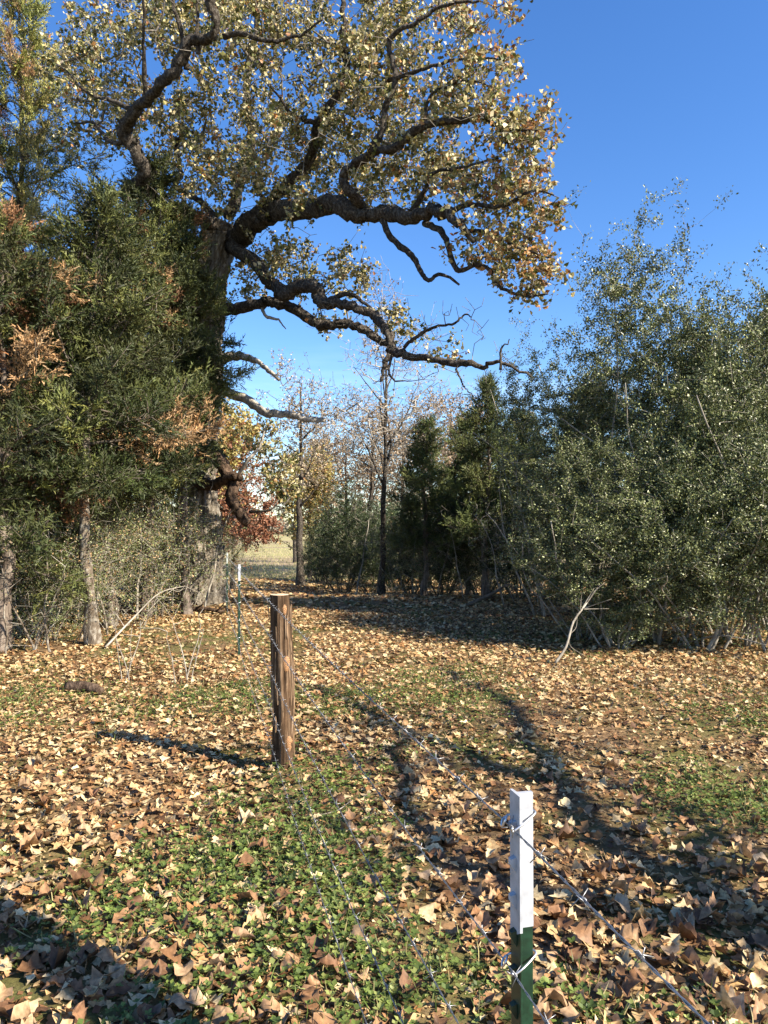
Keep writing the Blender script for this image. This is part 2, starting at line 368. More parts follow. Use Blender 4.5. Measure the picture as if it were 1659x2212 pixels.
# where green shows between the fallen leaves (0..1)
def green_mask(x, y):
    g = .55 * vnoise(x, y, .9, 11) + .3 * vnoise(x, y, 2.3, 12) + .15 * vnoise(x, y, 6, 13)
    fence = np.exp(-((x + .66 + .245 * (y - 4.7)) / .55) ** 2) * (y < 9)
    left = np.exp(-((x + .75) / .8) ** 2 - ((y - 3.0) / .95) ** 2)
    cpath = np.exp(-((x - .6) / 1.3) ** 2 - ((y - 9.0) / 1.8) ** 2)
    return np.clip((g - .52) * 3.2 + .34 * fence + .62 * left + .5 * cpath + .12 * (y < 2.5), 0, 1)
def bare_mask(x, y):
    a = np.exp(-((x + .55) / .22) ** 2 - ((y - 4.5) / .3) ** 2) + .9 * np.exp(-((x - .12) / .25) ** 2 - ((y - 2.45) / .5) ** 2) \
        + .7 * np.exp(-((x - .75) / .3) ** 2 - ((y - 5.2) / .35) ** 2) + .6 * np.exp(-((x - 2.0) / .5) ** 2 - ((y - 4.1) / .4) ** 2)
    return np.clip(a, 0, 1)
def leaf_lay(n, rg, tilt=.34):
    up = unit(np.column_stack([rg.normal(size=n) * tilt, rg.normal(size=n) * tilt, np.ones(n)]))
    a = rg.random(n) * 2 * np.pi; d = np.column_stack([np.cos(a), np.sin(a), np.zeros(n)]); d = unit(d - up * (d * up).sum(1, keepdims=True))
    return np.stack([np.cross(d, up), d, up], -1)
LITC = [(.22, .115, .052), (.36, .215, .10), (.50, .345, .17), (.60, .475, .27), (.12, .065, .036), (.31, .16, .062)]
def litter():
    rg = np.random.default_rng(3); Vs, Fs, Cs = [], [], []; off = 0
    for (y0, y1, dens, tm, smin, smax) in ((.9, 4.2, 430, OAK_HI + FAN, .03, .095), (4.2, 8, 620, FAN, .03, .08), (8, 14, 560, LEAF_FAR, .032, .08), (14, 30, 110, LEAF_FAR, .06, .14)):
        hw = .62 * y1 + 1.0 + (1 if y1 > 9 else 0); area = (y1 - y0) * 2 * hw; n = int(area * dens)
        x = rg.uniform(-hw, hw, n); y = rg.uniform(y0, y1, n)
        keep = np.abs(x) < .6 * y + 1.0
        gm = green_mask(x, y); bm = bare_mask(x, y)
        keep &= rg.random(n) > np.clip(.48 * gm + .8 * bm, 0, .93)
        keep &= rg.random(n) > .8 * sstep(.48, .2, .6 * vnoise(x, y, .8, 21) + .4 * vnoise(x, y, 3.1, 22))
        x, y = x[keep], y[keep]; n = len(x); s = rg.uniform(smin, smax, n) * (1 + .25 * (rg.random(n) < .12))
        pos = np.column_stack([x, y, gz(x, y) + rg.uniform(.004, .03, n)]); rot = leaf_lay(n, rg)
        c = pick(LITC, n, rg, [.12, .23, .30, .24, .04, .07])
        sc3 = np.column_stack([s * rg.uniform(.8, 1.25, n), s, s])
        v, f, cc = scatter(tm, pos - np.einsum('nij,j->ni', rot, np.array([0, .5, 0])) * s[:, None], rot, sc3, c, rg)
        v[:, 2] = np.maximum(v[:, 2], gz(v[:, 0], v[:, 1]) + .002)
        Vs.append(v); Fs.append(f + off); Cs.append(cc); off += len(v)
    n = 60000; y = 1 + 8 * rg.random(n) ** .8; x = rg.uniform(-1, 1, n) * (.6 * y + .8); s = rg.uniform(.010, .034, n)
    v, f, cc = scatter(LEAF_FAR, np.column_stack([x, y, gz(x, y) + rg.uniform(.002, .012, n)]), leaf_lay(n, rg, .6), s, pick(LITC, n, rg, [.25, .25, .18, .1, .15, .07]), rg)
    v[:, 2] = np.maximum(v[:, 2], gz(v[:, 0], v[:, 1]) + .002); Vs.append(v); Fs.append(f + off); Cs.append(cc); off += len(v)
    me = mesh_arrays('leaf_litter', np.concatenate(Vs), np.concatenate(Fs), np.concatenate(Cs))
    tag(link('leaf_litter', me, M['litter']), 'deep scatter of dry tan oak leaves covering the ground under the trees', 'leaves', kind='stuff')
litter()
def big_leaves():
    """the leaves nearest the camera, each one its own thing"""
    rg = np.random.default_rng(5); mes = []
    for k in range(18):
        v, f = lobed(60 + k, 1.0, .2); v = v - [0, .5, 0]
        v[:, 0] *= 1.15; me = mesh_arrays('fallen_leaf', v, f, smooth=True); me.materials.append(M['fallen']); mes.append((me, v))
    n = 0; pts = []
    while n < 300:
        px, py = rg.uniform(-20, 1680), 1640 + 570 * rg.random() ** .8
        Y = 1.5 / (py - HOR) * FPX; p = at(px, py, Y); x, y = p[0], p[1]
        if rg.random() < .5 * green_mask(x, y) + .5 * bare_mask(x, y): continue
        if any((a - x) ** 2 + (b_ - y) ** 2 < .0025 for a, b_ in pts): continue
        pts.append((x, y)); me, v = mes[int(rg.integers(18))]
        o = link('fallen_leaf', me); s = rg.uniform(.06, .115)
        o.scale = (s, s, s); o.rotation_euler = (rg.normal() * .2, rg.normal() * .2, rg.random() * 6.283)
        mw = o.rotation_euler.to_matrix(); zz = min((mw @ Vector(q * s)).z for q in v)
        o.location = (x, y, float(gz(x, y)) + .012 - max(zz, -.045))
        tag(o, 'one of the large curled brown oak leaves lying uppermost in the foreground', 'leaf', 'large fallen leaves in the foreground')
        n += 1
big_leaves()
def weeds():
    rg = np.random.default_rng(9); Vs, Fs, Cs = [], [], []; off = 0
    # broad little leaves in rosettes
    n = 130000; y = 1.2 + 13 * rg.random(n) ** 1.25; x = rg.uniform(-1, 1, n) * (.6 * y + .8)
    g = green_mask(x, y); keep = rg.random(n) < g ** 1.3 * np.clip(1.25 - y / 16, .3, 1); x, y = x[keep], y[keep]; n = len(x)
    k = 4; ang = rg.random(n)[:, None] * 6.28 + np.arange(k)[None] * 1.57 + rg.normal(size=(n, k)) * .3
    el = rg.uniform(.1, .9, (n, k)); d = np.stack([np.cos(ang) * np.cos(el), np.sin(ang) * np.cos(el), np.sin(el)], -1).reshape(-1, 3)
    hh = rg.uniform(.005, .045, n); base = np.repeat(np.column_stack([x, y, gz(x, y) + hh]), k, 0)
    rot = frame_y(d, rg, np.tile([0, 0, 1.], (n * k, 1))); s = np.repeat(rg.uniform(.010, .027, n), k)
    gc = pick([(.09, .13, .03), (.15, .20, .045), (.24, .27, .08), (.06, .095, .025)], n, rg, [.3, .38, .2, .12])
    v, f, c = scatter([small_leaf(.33, .06), small_leaf(.42, .05)], base, rot, s, np.repeat(gc, k, 0), rg)
    Vs.append(v); Fs.append(f + off); Cs.append(c); off += len(v)
    me = mesh_arrays('weeds', np.concatenate(Vs), np.concatenate(Fs), np.concatenate(Cs))
    tag(link('weeds', me, M['weed']), 'low green clover and weeds growing in patches between fallen leaves', 'weeds', kind='stuff')
    # grass blades
    n = 80000; y = 1.2 + 15 * rg.random(n) ** 1.3; x = rg.uniform(-1, 1, n) * (.6 * y + .8)
    g = green_mask(x, y) * vnoise(x, y, 2.1, 31) + .28 * sstep(4, 7, y) * vnoise(x, y, .7, 33); keep = rg.random(n) < g * 1.2; x, y = x[keep], y[keep]; n = len(x)
    d = unit(np.column_stack([rg.normal(size=n) * .55, rg.normal(size=n) * .55, np.ones(n)]))
    rot = frame_y(d, rg); l = rg.uniform(.03, .10, n)
    v, f, c = scatter([(np.array([[-.5, 0, 0], [.5, 0, 0], [.4, .6, .1], [0, 1, .3], [-.4, .6, .1]]), np.array([(0, 1, 2), (0, 2, 4), (4, 2, 3)]))],
                      np.column_stack([x, y, gz(x, y)]), rot, np.column_stack([np.full(n, .0042), l, l]),
                      pick([(.09, .14, .03), (.17, .21, .06), (.36, .31, .14)], n, rg, [.4, .35, .25]), rg)
    me = mesh_arrays('grass', v, f, c); tag(link('grass', me, M['weed']), 'short green grass blades standing among the fallen leaves', 'grass', kind='stuff')
    # dry pasture tufts beyond the trees
    n = 20000; y = 30 + 60 * rg.random(n) ** 1.4; x = rg.uniform(-16, 3, n) * y / 40
    d = unit(np.column_stack([rg.normal(size=n) * .4, rg.normal(size=n) * .4, np.ones(n)])); l = rg.uniform(.05, .16, n)
    v, f, c = scatter([(np.array([[-.5, 0, 0], [.5, 0, 0], [0, 1, .2]]), np.array([(0, 1, 2)]))], np.column_stack([x, y, gz(x, y)]), frame_y(d, rg),
                      np.column_stack([l * .35, l, l]), pick([(.34, .31, .14), (.26, .27, .10), (.40, .32, .19)], n, rg), rg)
    me = mesh_arrays('pasture_grass', v, f, c); tag(link('pasture_grass', me, M['weed']), 'sunlit tan and green pasture grass beyond the gap in trees', 'grass', kind='stuff')
weeds()
# ================================================================== FENCE
FDIR = unit(np.array([-.2455, 1.0, 0])); FN = np.array([-FDIR[1], FDIR[0], 0])     # along the fence / towards its left side
WZ = [1.055, .845, .63, .42, .21]
M['post_green'] = plain_mat('post_green_paint', (.007, .028, .015), .4, 0, .5, 60)
M['post_white'] = plain_mat('post_white_paint', (.34, .355, .385), .55, 0, .22, 45)
M['wire'] = plain_mat('galvanised_wire', (.27, .275, .285), .42, .8, .25, 120)
M['clip'] = plain_mat('galvanised_clip', (.62, .63, .65), .35, .8, .15, 80)
EX = np.array([.0, 0, 0])
def bar(poly, z0, z1, z1b=None):
    """vertical prism from a plan polygon"""
    n = len(poly); V = np.array([[p[0], p[1], z0] for p in poly] + [[p[0], p[1], z1] for p in poly])
    F = [tuple(range(n))[::-1], tuple(range(n, 2 * n))] + [(i, (i + 1) % n, n + (i + 1) % n, n + i) for i in range(n)]
    return V, F
def tpoly(g=0.0):
    """T section in fence axes: u along fence, v towards right of fence (stem)"""
    h, th, st, w_ = .0175 + g, .0042 + g, .003 + g, .027 + g
    uv = [(-h, -g), (h, -g), (h, th * .75), (st, th), (st, w_), (-st, w_), (-st, th), (-h, th * .75)]
    return [tuple((FDIR * u - FN * v)[:2]) for u, v in uv]
def add_mesh(name, V, F, mat, parent=None, loc=None, smooth=False, bevel=0):
    me = bpy.data.meshes.new(name); me.from_pydata([tuple(map(float, p)) for p in V], [], [tuple(int(a) for a in f) for f in F]); me.update()
    if smooth: me.polygons.foreach_set('use_smooth', np.ones(len(me.polygons), dtype=bool))
    o = link(name, me, mat, parent, loc)
    if bevel:
        b = o.modifiers.new('b', 'BEVEL'); b.width = bevel; b.segments = 2; b.limit_method = 'ANGLE'
    return o
def t_post(loc, label, clips=True):
    root = empty('fence_post', loc, label, 'fence post', 'green steel fence posts with white tops')
    zt = 1.10; zw = zt - .20
    add_mesh('shaft', *bar(tpoly(), -.35, zt - .002), M['post_green'], root, bevel=.0008)
    # painted top: a skin of white paint, its lower edge dipping at the flange
    V, F = bar(tpoly(.0006), zw, zt); V[1][2] -= .022; V[2][2] -= .02
    add_mesh('painted_top', V, F, M['post_white'], root)
    for k in range(18):
        z = zt - .052 - k * .054
        c = -FN * -.0005; u, o_ = FDIR * .006, FN * .0085
        V = np.array([c - u + [0, 0, z - .012], c + u + [0, 0, z - .012], c + u + [0, 0, z + .012], c - u + [0, 0, z + .012],
                      c - u * .8 + o_ + [0, 0, z + .001], c + u * .8 + o_ + [0, 0, z + .001], c + u * .8 + o_ + [0, 0, z + .009], c - u * .8 + o_ + [0, 0, z + .009]])
        F = [(4, 5, 6, 7), (0, 1, 5, 4), (1, 2, 6, 5), (2, 3, 7, 6), (3, 0, 4, 7)]
        add_mesh('stud', V, F, M['post_white'] if z > zw else M['post_green'], root)
    for z in WZ:
        P = [FDIR * -.026 + FN * .016, FDIR * -.019 + FN * .0125, FDIR * -.0195 - FN * .002, FDIR * -.012 - FN * .019, FDIR * -.004 - FN * .031, FDIR * .006 - FN * .031,
             FDIR * .013 - FN * .019, FDIR * .0195 - FN * .002, FDIR * .02 + FN * .011, FDIR * .012 + FN * .0165, FDIR * .003 + FN * .0145, FDIR * .01 + FN * .0085]
        zz = np.array([.004, -.004, .004, .010, .014, .014, .012, .006, .0, -.008, .004, .010])
        P = catmull(np.array(P) + np.column_stack([zz * 0, zz * 0, z + zz]), 4)
        v, f = tube(P, np.full(len(P), .0017), 6); add_mesh('wire_clip', v, [tuple(dict.fromkeys(q)) for q in f.tolist()], M['clip'], root, smooth=True)
    return root
def rootz(p): return (float(p[0]), float(p[1]), float(gz(p[0], p[1])))
NEAR = np.array([.197, 1.12]); STEP = np.array([-1.03, 4.21])
TP = [(NEAR, 'green steel post with white top standing closest to the camera'),
      (at(515, 1138, 8.96)[:2], 'steel post with bright white top just beyond the cut wooden post'),
      (at(489.5, 1138, 13.4)[:2], 'thin green post beside the oak trunk, second beyond the wooden post'),
      (at(476, 1138, 17.6)[:2], 'small white-topped post beside the oak trunk, third beyond the wooden post'),
      (at(467.5, 1138, 22.0)[:2], 'farthest white-topped post, half hidden at the oak trunk edge')]
p0 = t_post((NEAR[0], NEAR[1], 0), TP[0][1])
for p, lb in TP[1:]:
    c = copy_tree(p0); c.location = rootz(p); c['label'] = lb; c.rotation_euler.z = rng.normal() * .05
    if 'thin green' in lb:
        for ch in c.children:
            if ch.name.startswith('painted_top'): ch.data = ch.data.copy(); ch.data.materials[0] = plain_mat('weathered_paint', (.30, .33, .31), .7, 0, .2)
WP = at(607, 1138, 4.72)[:2]
def wooden_post():
    z0 = float(gz(*WP)); root = empty('wooden_post', (WP[0], WP[1], z0), 'thick cedar fence post with sawn top and knots, splitting the barbed wire', 'fence post')
    rg = np.random.default_rng(4); nr, sd = 150, 120; zs = np.linspace(-.15, 1.085 - z0 * 0, nr)
    cxs = .012 * np.sin(zs * 2.6 + .4) - .012 * (zs - .5); cys = .008 * np.sin(zs * 3.3)
    a = np.linspace(0, 2 * np.pi, sd, endpoint=False); A, Z = np.meshgrid(a, zs)
    r = .066 + .004 * np.sin(zs * 4)[:, None] * 1 + .007 * sstep(.25, 0, Z) + .0045 * np.cos(2 * A + 1 + Z) + .003 * np.cos(3 * A - 2 * Z)
    strip = vnoise(A / (2 * np.pi) * 26 + .6 * np.sin(Z * 3), Z * 2.2, 1, 6); strip2 = vnoise(A / (2 * np.pi) * 11, Z * 1.5, 1, 8)
    r = r + .011 * (strip - .5) + .008 * sstep(.55, .66, strip2) - .007 * sstep(.38, .26, strip2) + .0015 * (rg.random(A.shape) - .5)
    kn = [(R(-62), 1.0, .028), (R(-62), .66, .044), (R(-48), .16, .045)]
    for (ka, kz, kr) in kn:
        da = np.angle(np.exp(1j * (A - ka))) * .065; dz = (Z - kz) * .62
        r = r + .006 * np.exp(-(da ** 2 + dz ** 2) / kr ** 2)
    V = np.stack([cxs[:, None] + r * np.cos(A), cys[:, None] + r * np.sin(A), Z], -1)
    V = V.reshape(-1, 3); i, j = np.meshgrid(np.arange(nr - 1), np.arange(sd), indexing='ij')
    F = np.stack([i * sd + j, i * sd + (j + 1) % sd, (i + 1) * sd + (j + 1) % sd, (i + 1) * sd + j], -1).reshape(-1, 4)
    m = bark_mat('post_bark', (.014, .008, .004), (.085, .05, .028), (.26, .18, .115), 48, .03, 1, .02)
    link('post_body', mesh_arrays('post_body', V, F), m, root)
    # sawn top, slightly domed and tilted, with growth rings
    mt, t, b, o = new_mat('sawn_wood'); tcx = t.nodes.new('ShaderNodeTexCoord'); wv = t.nodes.new('ShaderNodeTexWave'); wv.wave_type = 'RINGS'; wv.rings_direction = 'Z'
    wv.inputs['Scale'].default_value = 45; wv.inputs['Distortion'].default_value = 3; t.links.new(tcx.outputs['Object'], wv.inputs['Vector'])
    rp = ramp(t, [(0, (.46, .29, .16)), (.6, (.58, .43, .27)), (1, (.66, .53, .36))]); t.links.new(wv.outputs[0], rp.inputs[0]); t.links.new(rp.outputs[0], b.inputs['Base Color']); b.inputs['Roughness'].default_value = .8
    ring = V[-sd:]; c = ring.mean(0); tv = [c + [0, 0, .006]] + [c + (q - c) * k + [0, 0, .005 * (1 - k) + .0015] for k in (.35, .7, 1.0) for q in ring]
    tf = [(0, 1 + j, 1 + (j + 1) % sd) for j in range(sd)] + [(1 + k * sd + j, 1 + (k + 1) * sd + j, 1 + (k + 1) * sd + (j + 1) % sd, 1 + k * sd + (j + 1) % sd) for k in (0, 1) for j in range(sd)]
    tv = np.array(tv) - [c[0], c[1], 0]; o = add_mesh('sawn_top', tv, tf, mt, root); o.location = (c[0], c[1], 0)
    mk, t, b, o = new_mat('knot_wood'); tcx = t.nodes.new('ShaderNodeTexCoord'); wv = t.nodes.new('ShaderNodeTexWave'); wv.wave_type = 'RINGS'
    wv.rings_direction = 'Y'; wv.inputs['Scale'].default_value = 40; wv.inputs['Distortion'].default_value = 4; t.links.new(tcx.outputs['Object'], wv.inputs['Vector'])
    rp = ramp(t, [(0, (.10, .04, .016)), (.5, (.25, .12, .048)), (1, (.38, .215, .095))]); t.links.new(wv.outputs[0], rp.inputs[0]); t.links.new(rp.outputs[0], b.inputs['Base Color']); b.inputs['Roughness'].default_value = .75
    for (ka, kz, kr) in kn:
        n = np.array([math.cos(ka), math.sin(ka), 0]); s = np.array([-n[1], n[0], 0]); rr = .081 if kz < .3 else .0785
        pc = np.array([np.interp(kz, zs, cxs), np.interp(kz, zs, cys), kz]) + n * rr
        vv, ff = [n * .006], []; q = 20
        for k, (fr, dn) in enumerate(((.5, .006), (.85, .002), (1.05, -.012))):
            for j in range(q):
                th = 2 * np.pi * j / q; el = 1.55 if math.sin(th) > 0 else 2.0
                vv.append(s * math.cos(th) * kr * .66 * fr * (1 + .08 * math.sin(3 * th)) + np.array([0, 0, 1]) * math.sin(th) * kr * .72 * el * fr + n * (dn - (.35 * (kr * fr * math.cos(th)) ** 2 / .065)))
        ff = [(0, 1 + j, 1 + (j + 1) % q) for j in range(q)] + [(1 + k * q + j, 1 + (k + 1) * q + j, 1 + (k + 1) * q + (j + 1) % q, 1 + k * q + (j + 1) % q) for k in (0, 1) for j in range(q)]
        o = add_mesh('knot', vv, ff, mk, root, smooth=True); o.location = pc
    mb = bark_mat('bark_strip', (.09, .055, .03), (.22, .145, .09), (.38, .28, .19), 60, .05, .8, .006)
    for k in range(30):
        th = R(rg.uniform(-175, 20)); zc = rg.uniform(.12, 1.0); ln = rg.uniform(.08, .32); wd = rg.uniform(.0035, .008); lift = rg.uniform(.0, .009)
        zz = np.linspace(-.5, .5, 7) * ln + zc; zz = zz[(zz < 1.03) & (zz > .02)]
        if len(zz) < 3: continue
        vv, ff = [], []
        for q, z in enumerate(zz):
            n = np.array([math.cos(th + .1 * math.sin(z * 9 + k)), math.sin(th + .1 * math.sin(z * 9 + k)), 0]); s = np.array([-n[1], n[0], 0]); s2 = (q / (len(zz) - 1)); ww = wd * (1 - .7 * abs(2 * s2 - 1) ** 3)
            pc = np.array([np.interp(z, zs, cxs), np.interp(z, zs, cys), z]) + n * (.0725 + lift * (s2 if k % 2 else 1 - s2) ** 3)
            vv += [pc - s * ww - n * .004, pc - s * ww * .6 + n * .0025, pc + s * ww * .6 + n * .0025, pc + s * ww - n * .004]
        for q in range(len(zz) - 1):
            for e in range(4): ff.append((q * 4 + e, q * 4 + (e + 1) % 4, q * 4 + 4 + (e + 1) % 4, q * 4 + 4 + e))
        e = 4 * (len(zz) - 1); ff += [(3, 2, 1, 0), (e, e + 1, e + 2, e + 3)]
        add_mesh('bark_strip', vv, ff, mb, root)
    for z in WZ:
        pc = FN * .072 - FDIR * .01; P = np.array([pc - FN * .02 + [0, 0, z - .012], pc + FN * .011 + [0, 0, z - .009], pc + FN * .014 + [0, 0, z], pc + FN * .011 + [0, 0, z + .009], pc - FN * .02 + [0, 0, z + .012]])
        v, f = tube(catmull(P, 3), np.full(13, .0018), 5); add_mesh('staple', v, [tuple(dict.fromkeys(q)) for q in f.tolist()], M['clip'], root)
wooden_post()
def barbed_wires():
    stations = [np.append(NEAR - STEP * .95, 0), np.append(NEAR, 0), np.append(WP, 0)] + [np.append(p, 0) for p, _ in TP[1:]]
    off = [.012, .012, .078, .012, .012, .012, .012]
    names = ['topmost', 'second highest', 'middle', 'second lowest', 'lowest']
    # one barb: two turns round the wire and four points
    th = np.linspace(0, 4.6 * np.pi, 14); coil = np.column_stack([np.cos(th) * .0027, np.linspace(-.003, .003, 14), np.sin(th) * .0027])
    a0 = coil[0] + np.array([.010, -.002, -.007]); a1 = coil[-1] + np.array([-.009, .002, .010])
    bv, bf = tube(np.vstack([a0, coil, a1]), np.full(16, .0008), 3)
    b2v = bv * [-1, 1, 1]; b2v = b2v[:, [2, 1, 0]] + [0, .006, 0]
    bv2, bf2 = joinVF([(bv, q2t(bf)), (b2v, q2t(bf))]); barb = mesh_arrays('barb', bv2, bf2, smooth=True); barb.materials.append(M['wire'])
    for k, z in enumerate(WZ):
        rg = np.random.default_rng(40 + k); pts = []
        for q, (s, of) in enumerate(zip(stations, off)):
            b = s + FN * of; b[2] = z + (float(gz(b[0], b[1])) if q > 1 else 0); pts.append(b)
        path = []
        for a, b in zip(pts[:-1], pts[1:]):
            n = max(24, int(np.linalg.norm(b - a) / .012)) if a[1] < 4 else max(24, int(np.linalg.norm(b - a) / .03)); t = np.linspace(0, 1, n, endpoint=False)[:, None]
            sag = np.array([0, 0, -1]) * (.012 + .012 * k % 3) * (4 * t * (1 - t)); path.append(a + (b - a) * t + sag)
        path = np.vstack(path + [pts[-1][None]]); s = np.concatenate([[0], np.cumsum(np.linalg.norm(np.diff(path, axis=0), axis=1))])
        tw = s * 2 * np.pi / .055; u = np.cross(FDIR, [0, 0, 1.]); parts = []
        for ph in (0, np.pi):
            pp = path + .0011 * (np.cos(tw + ph)[:, None] * u + np.sin(tw + ph)[:, None] * np.array([0, 0, 1.]))
            v, f = tube(pp, np.full(len(pp), .0010), 4); parts.append((v, q2t(f)))
        root = link('barbed_wire', mesh_arrays('barbed_wire', *joinVF(parts), smooth=True), M['wire'])
        tag(root, f'{names[k]} of the five galvanised barbed wire strands strung between the fence posts', 'barbed wire', 'barbed wire strands of the fence')
        d = .35 + rg.random() * .1; far = []
        while d < s[-1] - .1:
            j = np.searchsorted(s, d); p = path[j]; rv = rand_rot(1, rg)[0]; ang = rg.random() * 6.28
            if p[1] > .3:
                if p[1] < 9.2:
                    o = link('barb', barb, None, root); o.location = p
                    o.rotation_euler = (rg.normal() * .1, ang, math.atan2(.2455, 1))
                else:
                    c, s_ = math.cos(ang), math.sin(ang); far.append((bv2 @ np.array([[c, 0, -s_], [0, 1, 0], [s_, 0, c]]) + p, bf2))
            d += .1 + rg.random() * .03
        link('distant_barbs', mesh_arrays('distant_barbs', *joinVF(far)), M['wire'], root, kind='stuff')
barbed_wires()
# ================================================================== TREES
def cedar_proto(seed, h, rad, base, nprim, cols, brown=0.0, brown_side=None, trunk_r=.11, prof=.75, top_sharp=1.0):
    """red cedar: trunk, branches, foliage as local arrays"""
    rg = np.random.default_rng(seed); n = 14
    zz = np.linspace(-.1, h * .97, n); tp = np.column_stack([np.cumsum(rg.normal(size=n) * .03), np.cumsum(rg.normal(size=n) * .03), zz])
    tr = trunk_r * (1 - .93 * np.clip(zz / h, 0, 1)) * (1 + .3 * np.exp(-np.clip(zz, 0, 9) / .25))
    tv, tf = tube(catmull(tp, 9), tr, 16, .42, rg, 11)
    brA, brB, ra, rb = [], [], [], []; SP, SD, SC, SS = [], [], [], []
    gold = rg.random() * 6.28
    for i in range(nprim):
        t = (i + rg.random()) / nprim; t = t ** .92; z = base + (h - base) * t
        p0 = np.array([np.interp(z, zz, tp[:, 0]), np.interp(z, zz, tp[:, 1]), z]); gold += 2.4 + rg.normal() * .5
        Lp = rad * ((1 - t) ** prof * (.62 + .38 * min(1, t * 3.5))) * rg.uniform(.4, 1.3) + .12
        el = R(-4 + 58 * t ** 1.3 + rg.normal() * 9); d = np.array([math.cos(gold) * math.cos(el), math.sin(gold) * math.cos(el), math.sin(el)])
        m = 7; pts = [p0]
        for k in range(m):
            d = unit(d + rg.normal(size=3) * .13 + np.array([0, 0, .05])); pts.append(pts[-1] + d * Lp / m)
        pts = np.array(pts); r0 = .006 + .011 * Lp
        rr = np.linspace(r0, .004, m + 1)
        brA += list(pts[:-1]); brB += list(pts[1:]); ra += list(rr[:-1]); rb += list(rr[1:])
        dead = rg.random() < brown if brown_side is None else (rg.random() < brown * (1.5 if np.dot(p0[:2] * 0 + np.array([math.cos(gold), math.sin(gold)]), brown_side) > .2 else .3))
        cb = np.array(cols[rg.integers(len(cols))]) * rg.uniform(.65, 1.35)
        if dead: cb = np.array([(.20, .10, .045), (.16, .08, .038), (.30, .185, .09)][rg.integers(3)])
        nsec = int(5 + Lp * 13)
        for k in range(nsec):
            s = .18 + .82 * ((k + rg.random()) / nsec); q = s * m; a = min(m - 1, int(q)); sp0 = pts[a] + (pts[a + 1] - pts[a]) * (q - a)
            dd = unit(pts[a + 1] - pts[a]); sdv = unit(dd * .75 + rg.normal(size=3) * .62 + np.array([0, 0, .12])); ls = (.12 + .30 * Lp ** .5 * (1.15 - .6 * s)) * rg.uniform(.6, 1.25)
            e = sp0 + sdv * ls + rg.normal(size=3) * .04; brA.append(sp0); brB.append(e); ra.append(.0055); rb.append(.003)
            ns = max(3, int(ls / .030)); tt = (.25 + .8 * (np.arange(ns) + rg.random(ns)) / ns)[:, None]
            SP.append(sp0 + (e - sp0) * tt + rg.normal(size=(ns, 3)) * .025); SD.append(unit(sdv[None] * .8 + rg.normal(size=(ns, 3)) * .5 + np.array([0, 0, .15])))
            SC.append(cb[None] * rg.uniform(.65, 1.45, (ns, 1)) * (1 + np.array([.12, .06, 0]) * rg.normal(size=(ns, 1)))); SS.append(rg.uniform(.11, .22, ns))
    SP, SD, SC, SS = map(np.concatenate, (SP, SD, SC, SS))
    fv, ff, fc = scatter(SPRAY, SP, frame_y(SD, rg), SS, SC.clip(.005, 1), rg)
    bv, bf = frusta(np.array(brA), np.array(brB), np.array(ra), np.array(rb), 4)
    return dict(trunk=mesh_arrays('cedar_trunk', tv, q2t(tf), smooth=True), br=mesh_arrays('cedar_branches', bv, bf), fol=mesh_arrays('cedar_foliage', fv, ff, fc))
def place(proto, name, loc, label, cat, group=None, rz=0.0, s=1.0, sz=None, mats=('cedar_bark', 'dark_twig', 'cedar'), tilt=(0, 0)):
    root = empty(name, loc, label, cat, group); root.rotation_euler = (tilt[0], tilt[1], rz); root.scale = (s, s, sz or s)
    link('trunk', proto['trunk'], M[mats[0]], root)
    if 'br' in proto: link('branches', proto['br'], M[mats[1]], root, kind='stuff')
    if 'fol' in proto: link('foliage', proto['fol'], M[mats[2]], root, kind='stuff')
    return root
def gp(px, Y): 
    x = (px - CX) / FPX * Y; return (x, Y, float(gz(x, Y)) - .02)
DK = [(.034, .045, .012), (.048, .058, .016), (.066, .074, .021), (.044, .052, .017)]
YG = [(.19, .195, .045), (.25, .24, .07), (.14, .155, .04), (.31, .28, .10)]
CA = cedar_proto(1, 7.6, 1.65, 1.9, 92, DK + [(.10, .11, .03), (.13, .13, .04)], .08, trunk_r=.10)
CF = cedar_proto(5, 7.4, 1.35, 3.1, 66, DK + [(.10, .11, .03)], .05, trunk_r=.08)
CE = cedar_proto(6, 5.8, 1.6, 1.9, 60, DK + [(.10, .11, .03)], .12, trunk_r=.085)
CB = cedar_proto(2, 5.8, 1.75, .9, 74, DK + DK + [(.10, .11, .03)], .34, None, trunk_r=.10, prof=.6)
CC = cedar_proto(3, 11.5, 2.5, 3.0, 80, YG, .06, trunk_r=.16, prof=.6)
CD = cedar_proto(4, 4.8, 1.35, 1.25, 56, [(.055, .075, .022), (.08, .10, .03), (.11, .125, .04)], .0, trunk_r=.09, prof=.8)
G1 = 'red cedars of the left thicket'; G2 = 'red cedars of the right thicket'
place(CA, 'cedar_tree', gp(318, 12.6), 'tall dark green cedar in front of the big oak trunk', 'cedar tree', G1, 0.4)
place(CE, 'cedar_tree', gp(205, 9.6), 'cedar with pale lichen-spotted trunk and drooping branches left of the oak', 'cedar tree', G1, 1.9, 1, 1, ('lichen_bark', 'dark_twig', 'cedar'))
place(CB, 'cedar_tree', gp(5, 9.2), 'cedar with rust-brown dead branches at the left edge', 'cedar tree', G1, 3.4, .95, .9)
place(CC, 'cedar_tree', gp(40, 15), 'tall yellow-green cedar rising to the top left corner', 'cedar tree', G1, 0, 1.0, 1.08)
place(CC, 'cedar_tree', gp(-120, 12.5), 'yellow-green cedar cut off by the upper left edge', 'cedar tree', G1, 2.2, .8)
place(CA, 'cedar_tree', gp(175, 16), 'dark cedar behind the yellow-green ones, deep in the left thicket', 'cedar tree', G1, 2.7, 1.1, 1.0)
